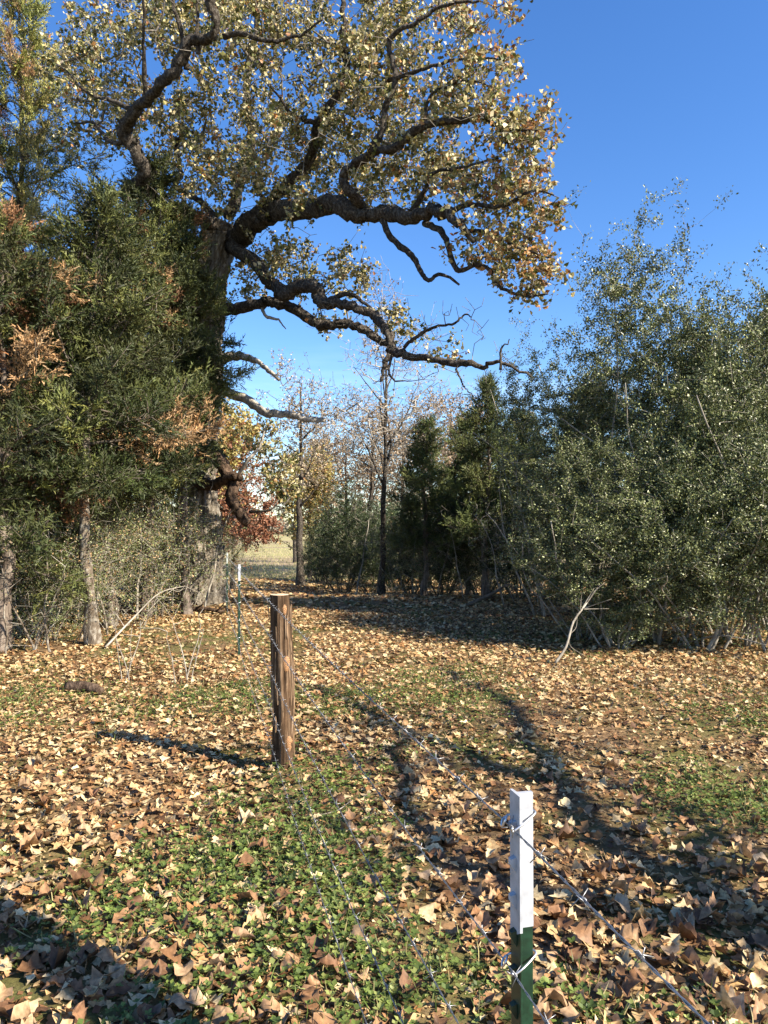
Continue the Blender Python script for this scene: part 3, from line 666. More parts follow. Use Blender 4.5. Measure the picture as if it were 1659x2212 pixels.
place(CA, 'cedar_tree', gp(120, 12.4), 'dark cedar between the brown-patched cedar and the tall dark one', 'cedar tree', G1, 4.1, .85, .72)
place(CD, 'cedar_tree', gp(300, 19), 'cedar seen dimly behind the oak trunk', 'cedar tree', G1, 1, 1.3)
place(CF, 'cedar_tree', gp(408, 13.0), 'dark cedar covering the middle of the oak trunk', 'cedar tree', G1, 5.5, .9, .95)
place(CE, 'cedar_tree', gp(235, 11.4), 'dark cedar behind the lichen-spotted trunk, its boughs hanging low', 'cedar tree', G1, .9, 1.05, 1.05)
place(CA, 'cedar_tree', gp(60, 11), 'dark cedar behind the brown-patched one at far left', 'cedar tree', G1, 3.5, .9, .72)
place(CD, 'cedar_tree', gp(918, 18), 'shorter of two cedars in the middle, beside the leafless tree', 'cedar tree', G2, .5, .88, .86)
place(CD, 'cedar_tree', gp(1048, 16.6), 'pointed cedar with bright sunlit top in the middle distance', 'cedar tree', G2, 2.1, .92, 1.0)
place(CD, 'cedar_tree', gp(1010, 19), 'cedar behind and between the two middle cedars', 'cedar tree', G2, 4.4, .95, .9)
place(CD, 'cedar_tree', gp(1135, 18), 'dark cedar just left of the holly thicket', 'cedar tree', G2, 3.3, 1.0, .9)
place(CA, 'cedar_tree', gp(1290, 16.5), 'dark cedar hidden behind the left half of the holly thicket', 'cedar tree', G2, 3.0, .95, .62)
place(CA, 'cedar_tree', gp(1500, 15.5), 'dark cedar hidden behind the right half of the holly thicket', 'cedar tree', G2, 1.0, 1.0, .68)
place(CA, 'cedar_tree', gp(1690, 13), 'dark cedar at the right edge behind the holly', 'cedar tree', G2, 5.0, .9, .68)
# ------------------------------------------------------------------ holly and other shrubs
def shrub_proto(seed, h, rad, nstem, ntips, leaves, cols, leaf=.026, lean=.35, base=.25, tip_r=.0017, top=1.0, spread=.12, lm=None, stemr=.024, cl=.11):
    rg = np.random.default_rng(seed); P, par = [], []; limbs = []
    for k in range(nstem):
        a = 6.28 * k / nstem + rg.normal() * .4; ln = h * rg.uniform(.6, .98); m = 12; d = np.array([math.cos(a) * lean, math.sin(a) * lean, 1.]); p = np.array([math.cos(a) * spread, math.sin(a) * spread, -.08]) * rg.uniform(.4, 1.6)
        p[2] = -.08; prev = -1; pts = []
        for j in range(m):
            P.append(p.copy()); par.append(prev); prev = len(P) - 1; pts.append(p.copy())
            d = unit(d + rg.normal(size=3) * .12 + np.array([math.cos(a), math.sin(a), .1]) * .05 * rg.uniform(-1, 1.6)); p = p + d * ln / m
        limbs.append(np.array(pts))
    # tips in lumps through the volume, denser toward the skin
    nl = 42; u = unit(rg.normal(size=(nl, 3))); lc = u * (rg.random((nl, 1)) ** .4) * np.array([rad, rad, h * .5]) * .85 + np.array([0, 0, h * .53])
    wdt = 1 - .35 * np.clip((lc[:, 2] / h - .55) / .45, 0, 1) * top; lc[:, :2] *= wdt[:, None]
    k = rg.integers(0, nl, ntips); tips = lc[k] + rg.normal(size=(ntips, 3)) * np.array([.17 * rad, .17 * rad, .07 * h]); tips = tips[(tips[:, 2] > base) & (tips[:, 2] < h * 1.05)]
    nodes, pr, ti = grow(np.array(P), np.array(par), tips, .13, rg, .5, .5)
    r = pipe_r(pr, tip_r, 2.5, stemr * 1.2); n0 = len(P)
    parts = []
    for pts in limbs:
        rr = np.linspace(stemr, stemr * .3, len(pts)) * rg.uniform(.7, 1.2); v, f = tube(catmull(pts, 2), np.interp(np.linspace(0, 1, (len(pts) - 1) * 2), np.linspace(0, 1, len(pts)), rr), 6, .15, rg); parts.append((v, q2t(f)))
    tv, tf = joinVF(parts); bv, bf = skel_mesh(nodes, pr, r, n0, 4)
    out = dict(trunk=mesh_arrays('stems', tv, tf, smooth=True), br=mesh_arrays('twigs', bv, bf))
    if leaves:
        q = np.repeat(ti, leaves); n = len(q); p = pr[q]; p2 = np.where(pr[p] >= 0, pr[p], p)
        s = rg.random((n, 1)) * 2; pos = np.where(s < 1, nodes[q] + (nodes[p] - nodes[q]) * s, nodes[p] + (nodes[p2] - nodes[p]) * (s - 1)) + rg.normal(size=(n, 3)) * cl * .35
        d = unit(rg.normal(size=(n, 3)) + np.array([0, 0, .35])); lump = np.repeat(rg.uniform(.55, 1.4, len(ti)), leaves)
        v, f, c = scatter(lm or HOLLY, pos, frame_y(d, rg), rg.uniform(.7, 1.25, n) * leaf, pick(cols, n, rg) * lump[:, None], rg)
        out['fol'] = mesh_arrays('shrub_foliage', v, f, c)
    return out
HC = [(.055, .072, .026), (.10, .12, .045), (.15, .17, .062), (.23, .245, .11)]
H1 = shrub_proto(11, 5.6, 1.55, 9, 1500, 32, HC, .040, .22, .5, top=1.2)
H2 = shrub_proto(12, 4.2, 1.6, 9, 1400, 32, HC, .040, .34, .2)
H3 = shrub_proto(13, 2.8, 1.25, 8, 900, 30, HC, .038, .42, .06)
H4 = shrub_proto(14, 5.4, 1.1, 3, 700, 34, HC, .040, .14, 2.0, top=.2)
H_SHADED = shrub_proto(16, 3.0, 1.3, 8, 900, 34, [(.028, .042, .014), (.04, .058, .02), (.06, .08, .028)], .038, .4, .06)  # same holly with darker leaf greens: the shade on these bushes is in the colour
HM = ('grey_twig', 'grey_twig', 'holly'); GR = 'yaupon hollies of the right thicket'
for pr_, px, Y, lb, rz, s, z in [
    (H2, 1262, 10.2, 'grey-twigged holly at the left front corner of the right thicket', .3, .86, .80),
    (H1, 1400, 11.4, 'tallest holly whose pointed top stands against blue sky', 1.2, 1.05, 1.16),
    (H2, 1560, 10.6, 'broad round-topped holly toward the right edge', 2.4, 1.05, 1.12),
    (H1, 1290, 12.8, 'tall holly behind the front corner one, left of the peak', 4.0, .95, .98),
    (H4, 1166, 12.6, 'slender thin-trunked holly left of the thicket, sky showing through', .7, .95, .98),
    (H2, 1690, 11.0, 'holly cut by the right edge, leaning boughs against sky', 5.0, 1.1, 1.2),
    (H3, 1435, 9.7, 'low spreading holly at the front centre of the thicket', .9, 1.0, .95),
    (H3, 1600, 9.7, 'low holly at the front right, touching the leaf litter', 3.8, 1.1, 1.05),
    (H3, 1520, 9.3, 'low holly at the front between the two other low ones', 5.2, .95, .9), (H3, 1690, 9.2, 'low holly cut by the right edge at the front', 1.4, 1.0, 1.0),
    (H3, 1330, 9.5, 'small low holly in front beside the pale arching branch', 2.2, .8, .72),
    (H2, 1500, 12.6, 'holly filling the middle of the thicket behind the front ones', 1.1, 1.05, 1.1),
    (H1, 1610, 13.4, 'tall holly behind the broad one near the right edge', 2.9, 1.0, .92)]:
    place(pr_, 'holly_shrub', gp(px, Y), lb, 'holly', GR, rz, s, s * z, HM)
for k in range(5):   # undergrowth under the cedars behind the track, shade put into its leaf colour
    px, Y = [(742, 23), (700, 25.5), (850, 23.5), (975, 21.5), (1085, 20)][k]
    place([H_SHADED, H_SHADED, H_SHADED, H_SHADED, H_SHADED][k], 'holly_shrub', gp(px, Y), ['dense rounded dark bush right of the lone trunk', 'bush close behind the lone trunk at the field edge',
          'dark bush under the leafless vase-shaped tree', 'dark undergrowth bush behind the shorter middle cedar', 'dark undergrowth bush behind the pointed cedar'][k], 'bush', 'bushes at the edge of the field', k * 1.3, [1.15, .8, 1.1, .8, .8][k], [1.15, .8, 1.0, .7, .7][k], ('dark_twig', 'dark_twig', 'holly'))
for k, (px, Y, s) in enumerate([(70, 10.6, .85), (165, 12.5, .9), (270, 15, 1.0), (-40, 11.5, 1.1), (365, 18, .8)]):
    place([H3, H2][k % 2], 'holly_shrub', gp(px, Y), ['leafy holly bush below the brown cedar boughs at far left', 'holly bush behind the lichen-spotted cedar trunk', 'low holly bush between the cedars and the oak',
          'holly bush at the far left edge of the thicket', 'holly bush just behind the oak trunk base'][k], 'bush', 'bushes of the left thicket', k * 1.7, s, s * .62, HM)
BG = [(690, 29, H_SHADED, .75, 'dim bush behind the lone trunk, right side'), (775, 28, H_SHADED, .8, 'dim bush behind the dense dark bush'), (840, 27, H_SHADED, .9, 'dim bush far behind the leafless vase-shaped tree'), (915, 26, H_SHADED, .95, 'dim bush far behind the shorter middle cedar'),
      (1000, 25, H_SHADED, 1.0, 'dim bush far behind the pointed cedar'), (1080, 24, H1, .75, 'dim tall bush right of the pointed cedar'), (1160, 22, H1, .75, 'dim tall bush behind the slender thin-trunked holly'), (800, 22, H_SHADED, .9, 'low dark bush left of the leafless vase-shaped tree'),
      (890, 20.5, H_SHADED, .9, 'low dark bush right of the leafless vase-shaped tree'), (960, 19.6, H_SHADED, 1.0, 'low dark bush behind the trunk of the shorter middle cedar'), (1040, 18.6, H_SHADED, 1.0, 'low dark bush behind the trunk of the pointed cedar'), (1120, 16.5, H_SHADED, 1.0, 'low dark bush before the holly thicket at the shady bay'), (1200, 15.5, H_SHADED, .8, 'dark bush deep in the shady bay beside the holly')]
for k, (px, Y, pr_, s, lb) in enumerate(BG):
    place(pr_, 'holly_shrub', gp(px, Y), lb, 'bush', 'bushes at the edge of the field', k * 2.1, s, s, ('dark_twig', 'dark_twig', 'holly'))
# ------------------------------------------------------------------ bare twiggy trees and saplings
def bare_proto(seed, h, rad, zlo, ntips, trunk_r, leaves=0, cols=None, leaf=.07, fork=None, tip_r=.005, lean=(0, 0), n_main=9, up=.9, step=.25):
    rg = np.random.default_rng(seed); m = 16; zz = np.linspace(-.1, h * .92, m); wob = np.cumsum(rg.normal(size=(m, 2)) * .018 * h / 6, 0)
    tp = np.column_stack([wob[:, 0] + lean[0] * zz, wob[:, 1] + lean[1] * zz, zz]); P = list(tp); par = list(range(-1, m - 1)); parts = []
    tr = trunk_r * (1 - .9 * np.clip(zz / h, 0, 1)) * (1 + .5 * np.exp(-np.clip(zz, 0, 9) / .2)); tpath = catmull(tp, 4)
    v, f = tube(tpath, np.interp(np.linspace(0, m - 1, len(tpath)), np.arange(m), tr), 9, .2, rg, 7); parts.append((v, q2t(f)))
    for k in range(n_main):
        z = zlo + (h * .85 - zlo) * (k + rg.random() * .7) / n_main; j = int(np.clip(np.searchsorted(zz, z), 1, m - 1)); a = 2.4 * k + rg.normal() * .4
        d = unit(np.array([math.cos(a), math.sin(a), up + rg.normal() * .15])); ln = rad * rg.uniform(.7, 1.15) * (1.25 - .55 * z / h); p = tp[j]; prev = j; pts = [p]
        for q in range(6):
            d = unit(d + rg.normal(size=3) * .15 + np.array([0, 0, .08])); p = p + d * ln / 6; P.append(p); par.append(prev); prev = len(P) - 1; pts.append(p)
        r0 = max(.012, min(tr[j] * .6, .03 * ln)); v, f = tube(catmull(pts, 3), np.linspace(r0, .006, 18), 6, .15, rg); parts.append((v, q2t(f)))
    nl = 30; u = unit(rg.normal(size=(nl, 3))); zc = (h + zlo) / 2; lc = u * rg.random((nl, 1)) ** .45 * np.array([rad, rad, (h - zlo) * .5]) + np.array([lean[0] * zc, lean[1] * zc, zc + .05 * h])
    k = rg.integers(0, nl, ntips); tips = lc[k] + rg.normal(size=(ntips, 3)) * .17 * rad
    nodes, pr, ti = grow(np.array(P), np.array(par), tips, step, rg, .4, .8); r = pipe_r(pr, tip_r, 2.4, .05)
    out = dict(trunk=mesh_arrays('bare_trunk', *joinVF(parts), smooth=True), br=mesh_arrays('bare_twigs', *skel_mesh(nodes, pr, r, len(P), 5)))
    if leaves:
        n = int(len(ti) * leaves); q = rg.choice(ti, n); pos = nodes[q] + (nodes[pr[q]] - nodes[q]) * rg.random((n, 1)) + rg.normal(size=(n, 3)) * .05
        v, f, c = scatter(LEAF_FAR, pos, rand_rot(n, rg), rg.uniform(.7, 1.2, n) * leaf, pick(cols, n, rg), rg); out['fol'] = mesh_arrays('sparse_foliage', v, f, c)
    return out
BR = [(.30, .19, .10), (.26, .16, .09), (.42, .32, .20)]; YL = [(.34, .30, .09), (.42, .34, .13), (.24, .22, .07), (.40, .22, .07)]; RU = [(.24, .105, .055), (.29, .135, .07), (.20, .085, .05)]
B1 = bare_proto(21, 7.6, 1.7, 2.6, 1500, .15, 3, [(.40, .33, .24), (.30, .22, .13)], .07)
B2 = bare_proto(22, 6.9, 1.55, 1.7, 2000, .085, .3, BR, .06, n_main=13, up=1.9, tip_r=.0042, step=.2)
B3 = bare_proto(23, 7.0, 2.3, 1.6, 1500, .11, 3.5, BR, .085)
B4 = bare_proto(24, 5.2, 1.9, .7, 900, .10, 15, RU, .095)
B5 = bare_proto(25, 5.4, 1.5, 1.3, 800, .09, 13, YL, .09)
BM = ('limb_bark', 'dark_twig', 'leaf'); PM = ('grey_twig', 'grey_twig', 'leaf'); GB = 'leafless and half-bare trees round the field'
place(B1, 'bare_tree', gp(650, 27), 'lone dark-trunked tree at the edge of the sunny field', 'tree', GB, 0, 1.0, 1.04, BM)
place(B2, 'bare_tree', gp(826, 19), 'leafless vase-shaped tree with pale upright branches in the middle', 'tree', GB, .6, 1.05, 1.14, ('limb_bark', 'grey_twig', 'leaf'))
place(B3, 'bare_tree', gp(745, 36), 'half-bare tree with orange-brown leaves behind the leafless one', 'tree', GB, 1.0, 1.1, 1.0, BM)
place(B3, 'bare_tree', gp(868, 33), 'thin brown-leaved tree behind the two middle cedars, left', 'tree', GB, 2.0, 1.1, 1.15, BM)
place(B3, 'bare_tree', gp(975, 34), 'thin brown-leaved treetop above the middle cedars', 'tree', GB, 3.6, 1.05, 1.2, BM)
place(B4, 'rust_tree', gp(503, 24), 'rust-red leaved tree seen beneath the drooping oak limb', 'tree', None, 0, .8, .88, BM)
place(B5, 'young_oak_tree', gp(668, 31), 'young oak with yellow-green leaves behind the lone dark trunk', 'tree', None, 1.2, 1.0, 1.0, BM)
place(B5, 'young_oak_tree', gp(468, 25), 'half-yellow oak right behind the big trunk', 'tree', None, 3.0, 1.2, 1.2, BM)
place(B1, 'bare_tree', gp(705, 38), 'bare treetop rising just right of the lone trunk, far behind', 'tree', GB, 2, 1.05, 1.0, BM)
place(B3, 'bare_tree', gp(640, 44), 'faint brown-leaved tree far behind the lone trunk', 'tree', GB, 4.2, 1.2, 1.0, BM)
place(B3, 'bare_tree', gp(1060, 30), 'brown-leaved tree rising behind the pointed cedar', 'tree', GB, 5.2, 1.0, 1.0, PM)
place(B1, 'bare_tree', gp(800, 31), 'bare grey tree crowded behind the leafless vase-shaped one', 'tree', GB, 5.5, 1.0, 1.0, PM)
place(B1, 'bare_tree', gp(915, 28), 'bare grey tree behind the shorter middle cedar', 'tree', GB, 3.0, .95, .9, PM)
# saplings: each a pole with a few side twigs
def sapling_proto(seed, h, r0, nt=26, wob=.05, multi=1):
    rg = np.random.default_rng(seed); parts = []; P, par = [], []
    for s in range(multi):
        m = 10; p = np.array([rg.normal() * .05 * (multi > 1), rg.normal() * .05 * (multi > 1), -.05]); d = np.array([rg.normal() * .12, rg.normal() * .12, 1.]); pts = []; prev = -1; hh = h * rg.uniform(.7, 1.0)
        for k in range(m):
            P.append(p.copy()); par.append(prev); prev = len(P) - 1; pts.append(p.copy()); d = unit(d + rg.normal(size=3) * wob * 1.6 + [0, 0, .1]); p = p + d * hh / m
        v, f = tube(catmull(pts, 3), np.linspace(r0, r0 * .3, 27), 6, .22, rg); parts.append((v, q2t(f)))
    P = np.array(P); i = rg.integers(0, len(P), nt); tips = P[i] + rg.normal(size=(nt, 3)) * np.array([.3, .3, .12]) * h * .38 + [0, 0, .15 * h]; tips[:, 2] = np.maximum(tips[:, 2], .12)
    nodes, pr, ti = grow(P, np.array(par), tips, .12, rg, .5, .8); r = pipe_r(pr, .0025, 2.4, r0 * .7)
    return dict(trunk=mesh_arrays('sapling_stem', *joinVF(parts), smooth=True), br=mesh_arrays('sapling_twigs', *skel_mesh(nodes, pr, r, len(P), 4)))
S1 = sapling_proto(31, 2.6, .026, 60); S2 = sapling_proto(32, 1.6, .016, 45, .08, 3); S3 = sapling_proto(33, .8, .006, 14, .06, 4); S4 = sapling_proto(34, 3.4, .03, 90, .1)
SM = ('grey_twig', 'grey_twig'); LM = ('lichen_bark', 'grey_twig'); GS = 'bare saplings at the left of the fence'
for pr_, px, Y, s, rz, lb, mm in [
    (S1, 350, 12.6, 1.0, 0, 'pale crooked sapling stem left of the oak trunk', LM), (S2, 80, 9.0, 1.05, 1, 'clump of pale saplings near the far left edge', LM),
    (S2, 8, 8.7, .9, 2.2, 'pale saplings cut by the left edge of the photo', LM), (S2, 120, 10.2, .9, 4, 'thin saplings right behind the pale clump', SM),
    (S3, 268, 7.4, 1.1, 0, 'thin dry weed stalks standing in the litter left of the wooden post', SM), (S3, 400, 7.3, 1.2, 2, 'small twiggy seedling nearest left of the wooden post', SM),
    (S4, 440, 13.6, .8, .5, 'twiggy sapling leaning before the oak trunk base', SM), (S4, 300, 12, .75, 2, 'slim sapling among grey twigs below the dark cedar', SM),
    (S1, 275, 14, 1.0, 3, 'grey sapling deeper in the thicket below the dark cedar', SM), (S4, 385, 15.5, .8, 3.7, 'tangled sapling beside the left foot of the oak', SM),
    (S4, 170, 12, .8, 5, 'tangled grey sapling behind the lichen-spotted cedar trunk', SM), (S1, 235, 10.4, .75, 4.4, 'thin pole sapling right of the lichen-spotted cedar trunk', SM),
    (S1, 1250, 17, 1.1, 1, 'bare sapling in the dark under the middle cedars', SM), (S4, 895, 20, .9, 2, 'bare sapling left of the middle cedars', SM), (S4, 770, 21, .9, 1, 'pale bare sapling before the dense dark bush', SM),
    (S1, 945, 17.5, .9, 1, 'upright stem under the shorter middle cedar', SM), (S4, 1000, 17, .7, 4, 'crooked bare stems under the pointed cedar', SM), (S4, 1090, 14.5, .7, 3, 'crooked twiggy stem at the shady edge near the holly', SM)]:
    place(pr_, 'sapling', gp(px, Y), lb, 'sapling', GS if px < 600 else 'bare saplings under the middle trees', rz, s, None, mm)
H5 = shrub_proto(15, 2.3, 1.3, 6, 900, 7, HC + [(.30, .20, .10)], .036, .6, .05, tip_r=.0015, stemr=.008, spread=.3)
for k, (px, Y, s, lb) in enumerate([(40, 9.4, .9, 'grey twig brush at the far left front'), (150, 10, .8, 'grey twig brush left of the lichen-spotted trunk'), (260, 11, .9, 'grey twig brush right of the lichen-spotted trunk'), (330, 12.2, 1.0, 'grey twig brush behind the pale crooked sapling'),
        (380, 13.6, .95, 'grey twig brush at the left foot of the oak'), (210, 12.5, 1.1, 'grey twig brush deeper behind the lichen-spotted trunk'), (100, 11.5, 1.1, 'grey twig brush deeper at the far left'), (300, 14.5, 1.2, 'grey twig brush deep below the dark cedar'), (500, 21, .8, 'twig brush beside the far fence posts'),
        (880, 19, 1.0, 'leafless brush right of the vase-shaped tree'), (960, 18.5, 1.0, 'leafless brush under the shorter middle cedar'), (1060, 18, 1.1, 'leafless brush under the pointed cedar'), (1150, 15, 1.0, 'leafless brush in the shady bay by the holly')]):
    place(H5, 'brush', gp(px, Y), lb, 'bush', 'leafless twig brush under the trees', k * 1.9, s, s, HM)
# ------------------------------------------------------------------ the big oak
def big_oak():
    rg = np.random.default_rng(77); base = at(432, 1300, 14.8); base[2] = float(gz(base[0], base[1]))
    root = empty('oak_tree', tuple(base), 'huge old oak with furrowed trunk and crooked limbs arching over the fence', 'oak tree')
    def W(pts): return np.array([at(*p) for p in pts]) - base
    tr = np.vstack([[[0, 0, -.2]], W([(432, 1285, 14.8), (430, 1190, 14.8), (428, 1090, 14.8), (430, 990, 14.8), (432, 880, 14.7), (436, 770, 14.6), (445, 670, 14.5), (458, 590, 14.4), (474, 515, 14.3), (486, 478, 14.2)])])
    rad = np.array([.56, .47, .40, .37, .35, .35, .34, .33, .33, .34, .22]); P = catmull(tr, 16)
    rr = np.interp(np.linspace(0, len(tr) - 1, len(P)), np.arange(len(tr)), rad)
    v, f = tube(P, rr, 96, .34, rg, 34); link('trunk', mesh_arrays('trunk', v, q2t(f)), M['oak_bark'], root)
    SK, PAR, LR = [], [], []
    def limb(pts, r0, r1, name='limb', mat='limb_bark', sides=12, sk=True, wig=.05):
        c = W(pts); p = catmull(c, 7); p = p + np.cumsum(rg.normal(size=p.shape) * wig * .3, 0) * np.linspace(0, 1, len(p))[:, None]
        p = p + catmull(rg.normal(size=(len(c), 3)), 7) * min(.05, r0 * .5) + rg.normal(size=p.shape) * r0 * .1; r = np.linspace(1, 0, len(p)) ** .8 * (r0 - r1) + r1
        v, f = tube(p, r * .9, sides, .55, rg, 9); link(name, mesh_arrays(name, v, q2t(f), smooth=False), M[mat], root)
        if sk:
            k0 = len(SK)
            for q in range(0, len(p), 2): SK.append(p[q]); PAR.append(len(SK) - 2 if len(SK) - 1 > k0 else -1); LR.append(r[q])
        return p
    # C: main limb to the right, coming toward the camera
    limb([(478, 520, 14.3), (512, 505, 14.1), (547, 488, 13.7), (590, 464, 13.2), (637, 447, 12.7), (685, 457, 12.3), (735, 449, 11.9), (777, 460, 11.6), (825, 467, 11.3), (880, 467, 11.0), (943, 471, 10.6), (1000, 500, 10.3), (1050, 545, 10.1)], .225, .035)
    limb([(820, 470, 11.3), (846, 515, 11.2), (887, 550, 11.0), (908, 585, 10.9), (922, 604, 10.8), (957, 595, 10.7), (991, 611, 10.6)], .055, .015, wig=.01)
    limb([(915, 478, 10.8), (963, 515, 10.5), (991, 571, 10.3), (1032, 571, 10.1), (1060, 591, 10.0), (1074, 623, 9.9), (1136, 650, 9.7), (1180, 652, 9.5)], .05, .012, wig=.01)
    limb([(943, 470, 10.6), (1010, 440, 10.2), (1080, 450, 9.9), (1130, 430, 9.7), (1175, 440, 9.5)], .045, .01)
    limb([(1000, 500, 10.3), (1060, 510, 10.0), (1120, 530, 9.7), (1180, 560, 9.5)], .035, .01)
    # D: rising from C
    limb([(785, 464, 11.6), (768, 425, 11.4), (749, 386, 11.2), (761, 350, 11.0), (803, 326, 10.8), (855, 318, 10.6), (900, 296, 10.4), (960, 283, 10.2), (1030, 268, 10.0), (1100, 270, 9.8), (1170, 285, 9.6)], .10, .014)
    limb([(803, 322, 10.8), (818, 280, 10.8), (827, 241, 10.7), (839, 169, 10.6), (833, 78, 10.4), (870, 45, 10.3), (930, 10, 10.2), (1000, -10, 10)], .065, .015)
    limb([(839, 169, 10.6), (890, 160, 10.4), (950, 140, 10.2), (1020, 130, 10), (1075, 115, 9.8)], .035, .01)
    limb([(900, 296, 10.4), (920, 250, 10.3), (935, 200, 10.2), (1010, 180, 10), (1090, 190, 9.8)], .035, .01)
    limb([(880, 467, 11), (915, 420, 10.8), (930, 380, 10.6), (1000, 370, 10.3), (1080, 350, 10)], .045, .01)
    # B and A: lower limbs arching down to the right
    limb([(500, 535, 14.1), (541, 561, 13.6), (562, 582, 13.3), (591, 612, 13.0), (621, 633, 12.8), (651, 624, 12.6), (677, 616, 12.4), (686, 630, 12.3), (697, 650, 12.2), (742, 657, 12.0), (784, 688, 11.8), (818, 730, 11.6), (846, 764, 11.5), (915, 781, 11.2), (977, 792, 11.0), (1032, 802, 10.8), (1081, 799, 10.6), (1136, 809, 10.4)], .15, .018)
    limb([(455, 660, 14.4), (505, 664, 14.0), (556, 645, 13.8), (591, 645, 13.6), (636, 671, 13.4), (696, 702, 13.1), (742, 706, 12.9), (800, 730, 12.7), (846, 770, 12.5), (836, 800, 12.4), (832, 827, 12.4)], .14, .02)
    limb([(560, 650, 13.8), (575, 680, 13.7), (598, 700, 13.6), (615, 727, 13.5)], .04, .01, 'dead_limb', 'dead_wood', 8, False)
    limb([(870, 752, 11.4), (900, 725, 11.3), (936, 702, 11.2), (978, 681, 11.0), (1005, 650, 10.9), (1020, 661, 10.8)], .03, .008)
    limb([(1081, 799, 10.6), (1088, 757, 10.5), (1116, 737, 10.4)], .022, .007, sk=True)
    limb([(984, 795, 11.0), (990, 815, 11), (998, 833, 10.9), (1022, 865, 10.8)], .018, .006)
    limb([(846, 768, 11.5), (838, 800, 11.4), (850, 815, 11.3), (885, 805, 11.3)], .025, .007)
    limb([(697, 650, 12.2), (760, 640, 12), (800, 660, 11.9), (830, 700, 11.8)], .05, .014)
    # E: left and up
    limb([(470, 500, 14.3), (437, 475, 13.9), (400, 458, 13.5), (368, 442, 13.1), (320, 420, 12.7), (285, 414, 12.4), (317, 362, 12.1), (291, 296, 11.8), (296, 238, 11.5), (344, 201, 11.2), (397, 153, 10.9), (439, 111, 10.7), (476, 79, 10.5), (480, 20, 10.3), (470, -60, 10.1)], .15, .05)
    limb([(476, 80, 10.5), (529, 69, 10.4), (582, 85, 10.3), (640, 70, 10.2), (700, 30, 10)], .045, .012)
    limb([(312, 214, 11.4), (309, 130, 11.1), (307, 32, 10.8), (300, -60, 10.6)], .04, .015)
    limb([(402, 150, 10.9), (400, 106, 10.8), (370, 0, 10.6), (360, -60, 10.5)], .045, .015)
    limb([(430, 118, 10.7), (425, 60, 10.6), (420, -20, 10.5)], .035, .015)
    limb([(296, 238, 11.5), (240, 215, 11.6), (190, 200, 11.7), (140, 150, 11.8)], .045, .012)
    # F, G: centre
    limb([(505, 490, 14.0), (560, 440, 13.6), (619, 397, 13.2), (661, 344, 12.8), (683, 265, 12.4), (725, 175, 12.0), (709, 106, 11.7), (714, 50, 11.5), (720, -50, 11.3)], .12, .03)
    limb([(683, 270, 12.4), (640, 250, 12.2), (600, 200, 12), (560, 160, 11.9)], .05, .012)
    limb([(480, 480, 14.2), (440, 440, 14.4), (400, 420, 14.5), (381, 397, 14.5), (392, 360, 14.4), (370, 312, 14.3), (392, 275, 14.2), (400, 200, 14.2)], .09, .02)
    limb([(495, 470, 14.2), (520, 380, 14.6), (540, 300, 15.0), (520, 200, 15.4), (540, 80, 15.8), (550, -40, 16)], .13, .04)
    limb([(400, 458, 13.5), (330, 470, 13.6), (280, 440, 13.9), (200, 380, 14.2)], .08, .02)
    limb([(300, 300, 11.8), (240, 300, 12.2), (190, 270, 12.6), (150, 260, 12.9)], .05, .015)
    # drooping and broken limbs low on the trunk
    limb([(440, 968, 14.6), (470, 975, 14.2), (495, 1000, 13.9), (516, 1040, 13.7), (524, 1075, 13.5), (540, 1105, 13.4), (552, 1120, 13.35)], .15, .085, 'drooping_limb', 'rot_wood', 14, False)
    limb([(430, 1052, 14.5), (465, 1046, 14.0), (500, 1040, 13.7), (527, 1050, 13.5)], .12, .07, 'broken_limb', 'rot_wood', 14, False)
    limb([(540, 1108, 13.4), (580, 1098, 13.3), (600, 1090, 13.3), (625, 1108, 13.2)], .03, .008, sk=True)
    limb([(510, 1030, 13.7), (540, 1000, 13.5), (560, 970, 13.4), (580, 930, 13.3)], .04, .012, 'limb', 'dead_wood', 8, True)
    limb([(450, 800, 14.4), (485, 775, 14.0), (530, 768, 13.7), (560, 785, 13.5), (588, 800, 13.3)], .10, .035, 'dead_limb', 'dead_wood', 12, False)
    limb([(450, 835, 14.4), (510, 850, 14.0), (560, 880, 13.7), (610, 890, 13.5), (645, 901, 13.3), (697, 902, 13.1)], .11, .04, 'dead_limb', 'dead_wood', 12, False)
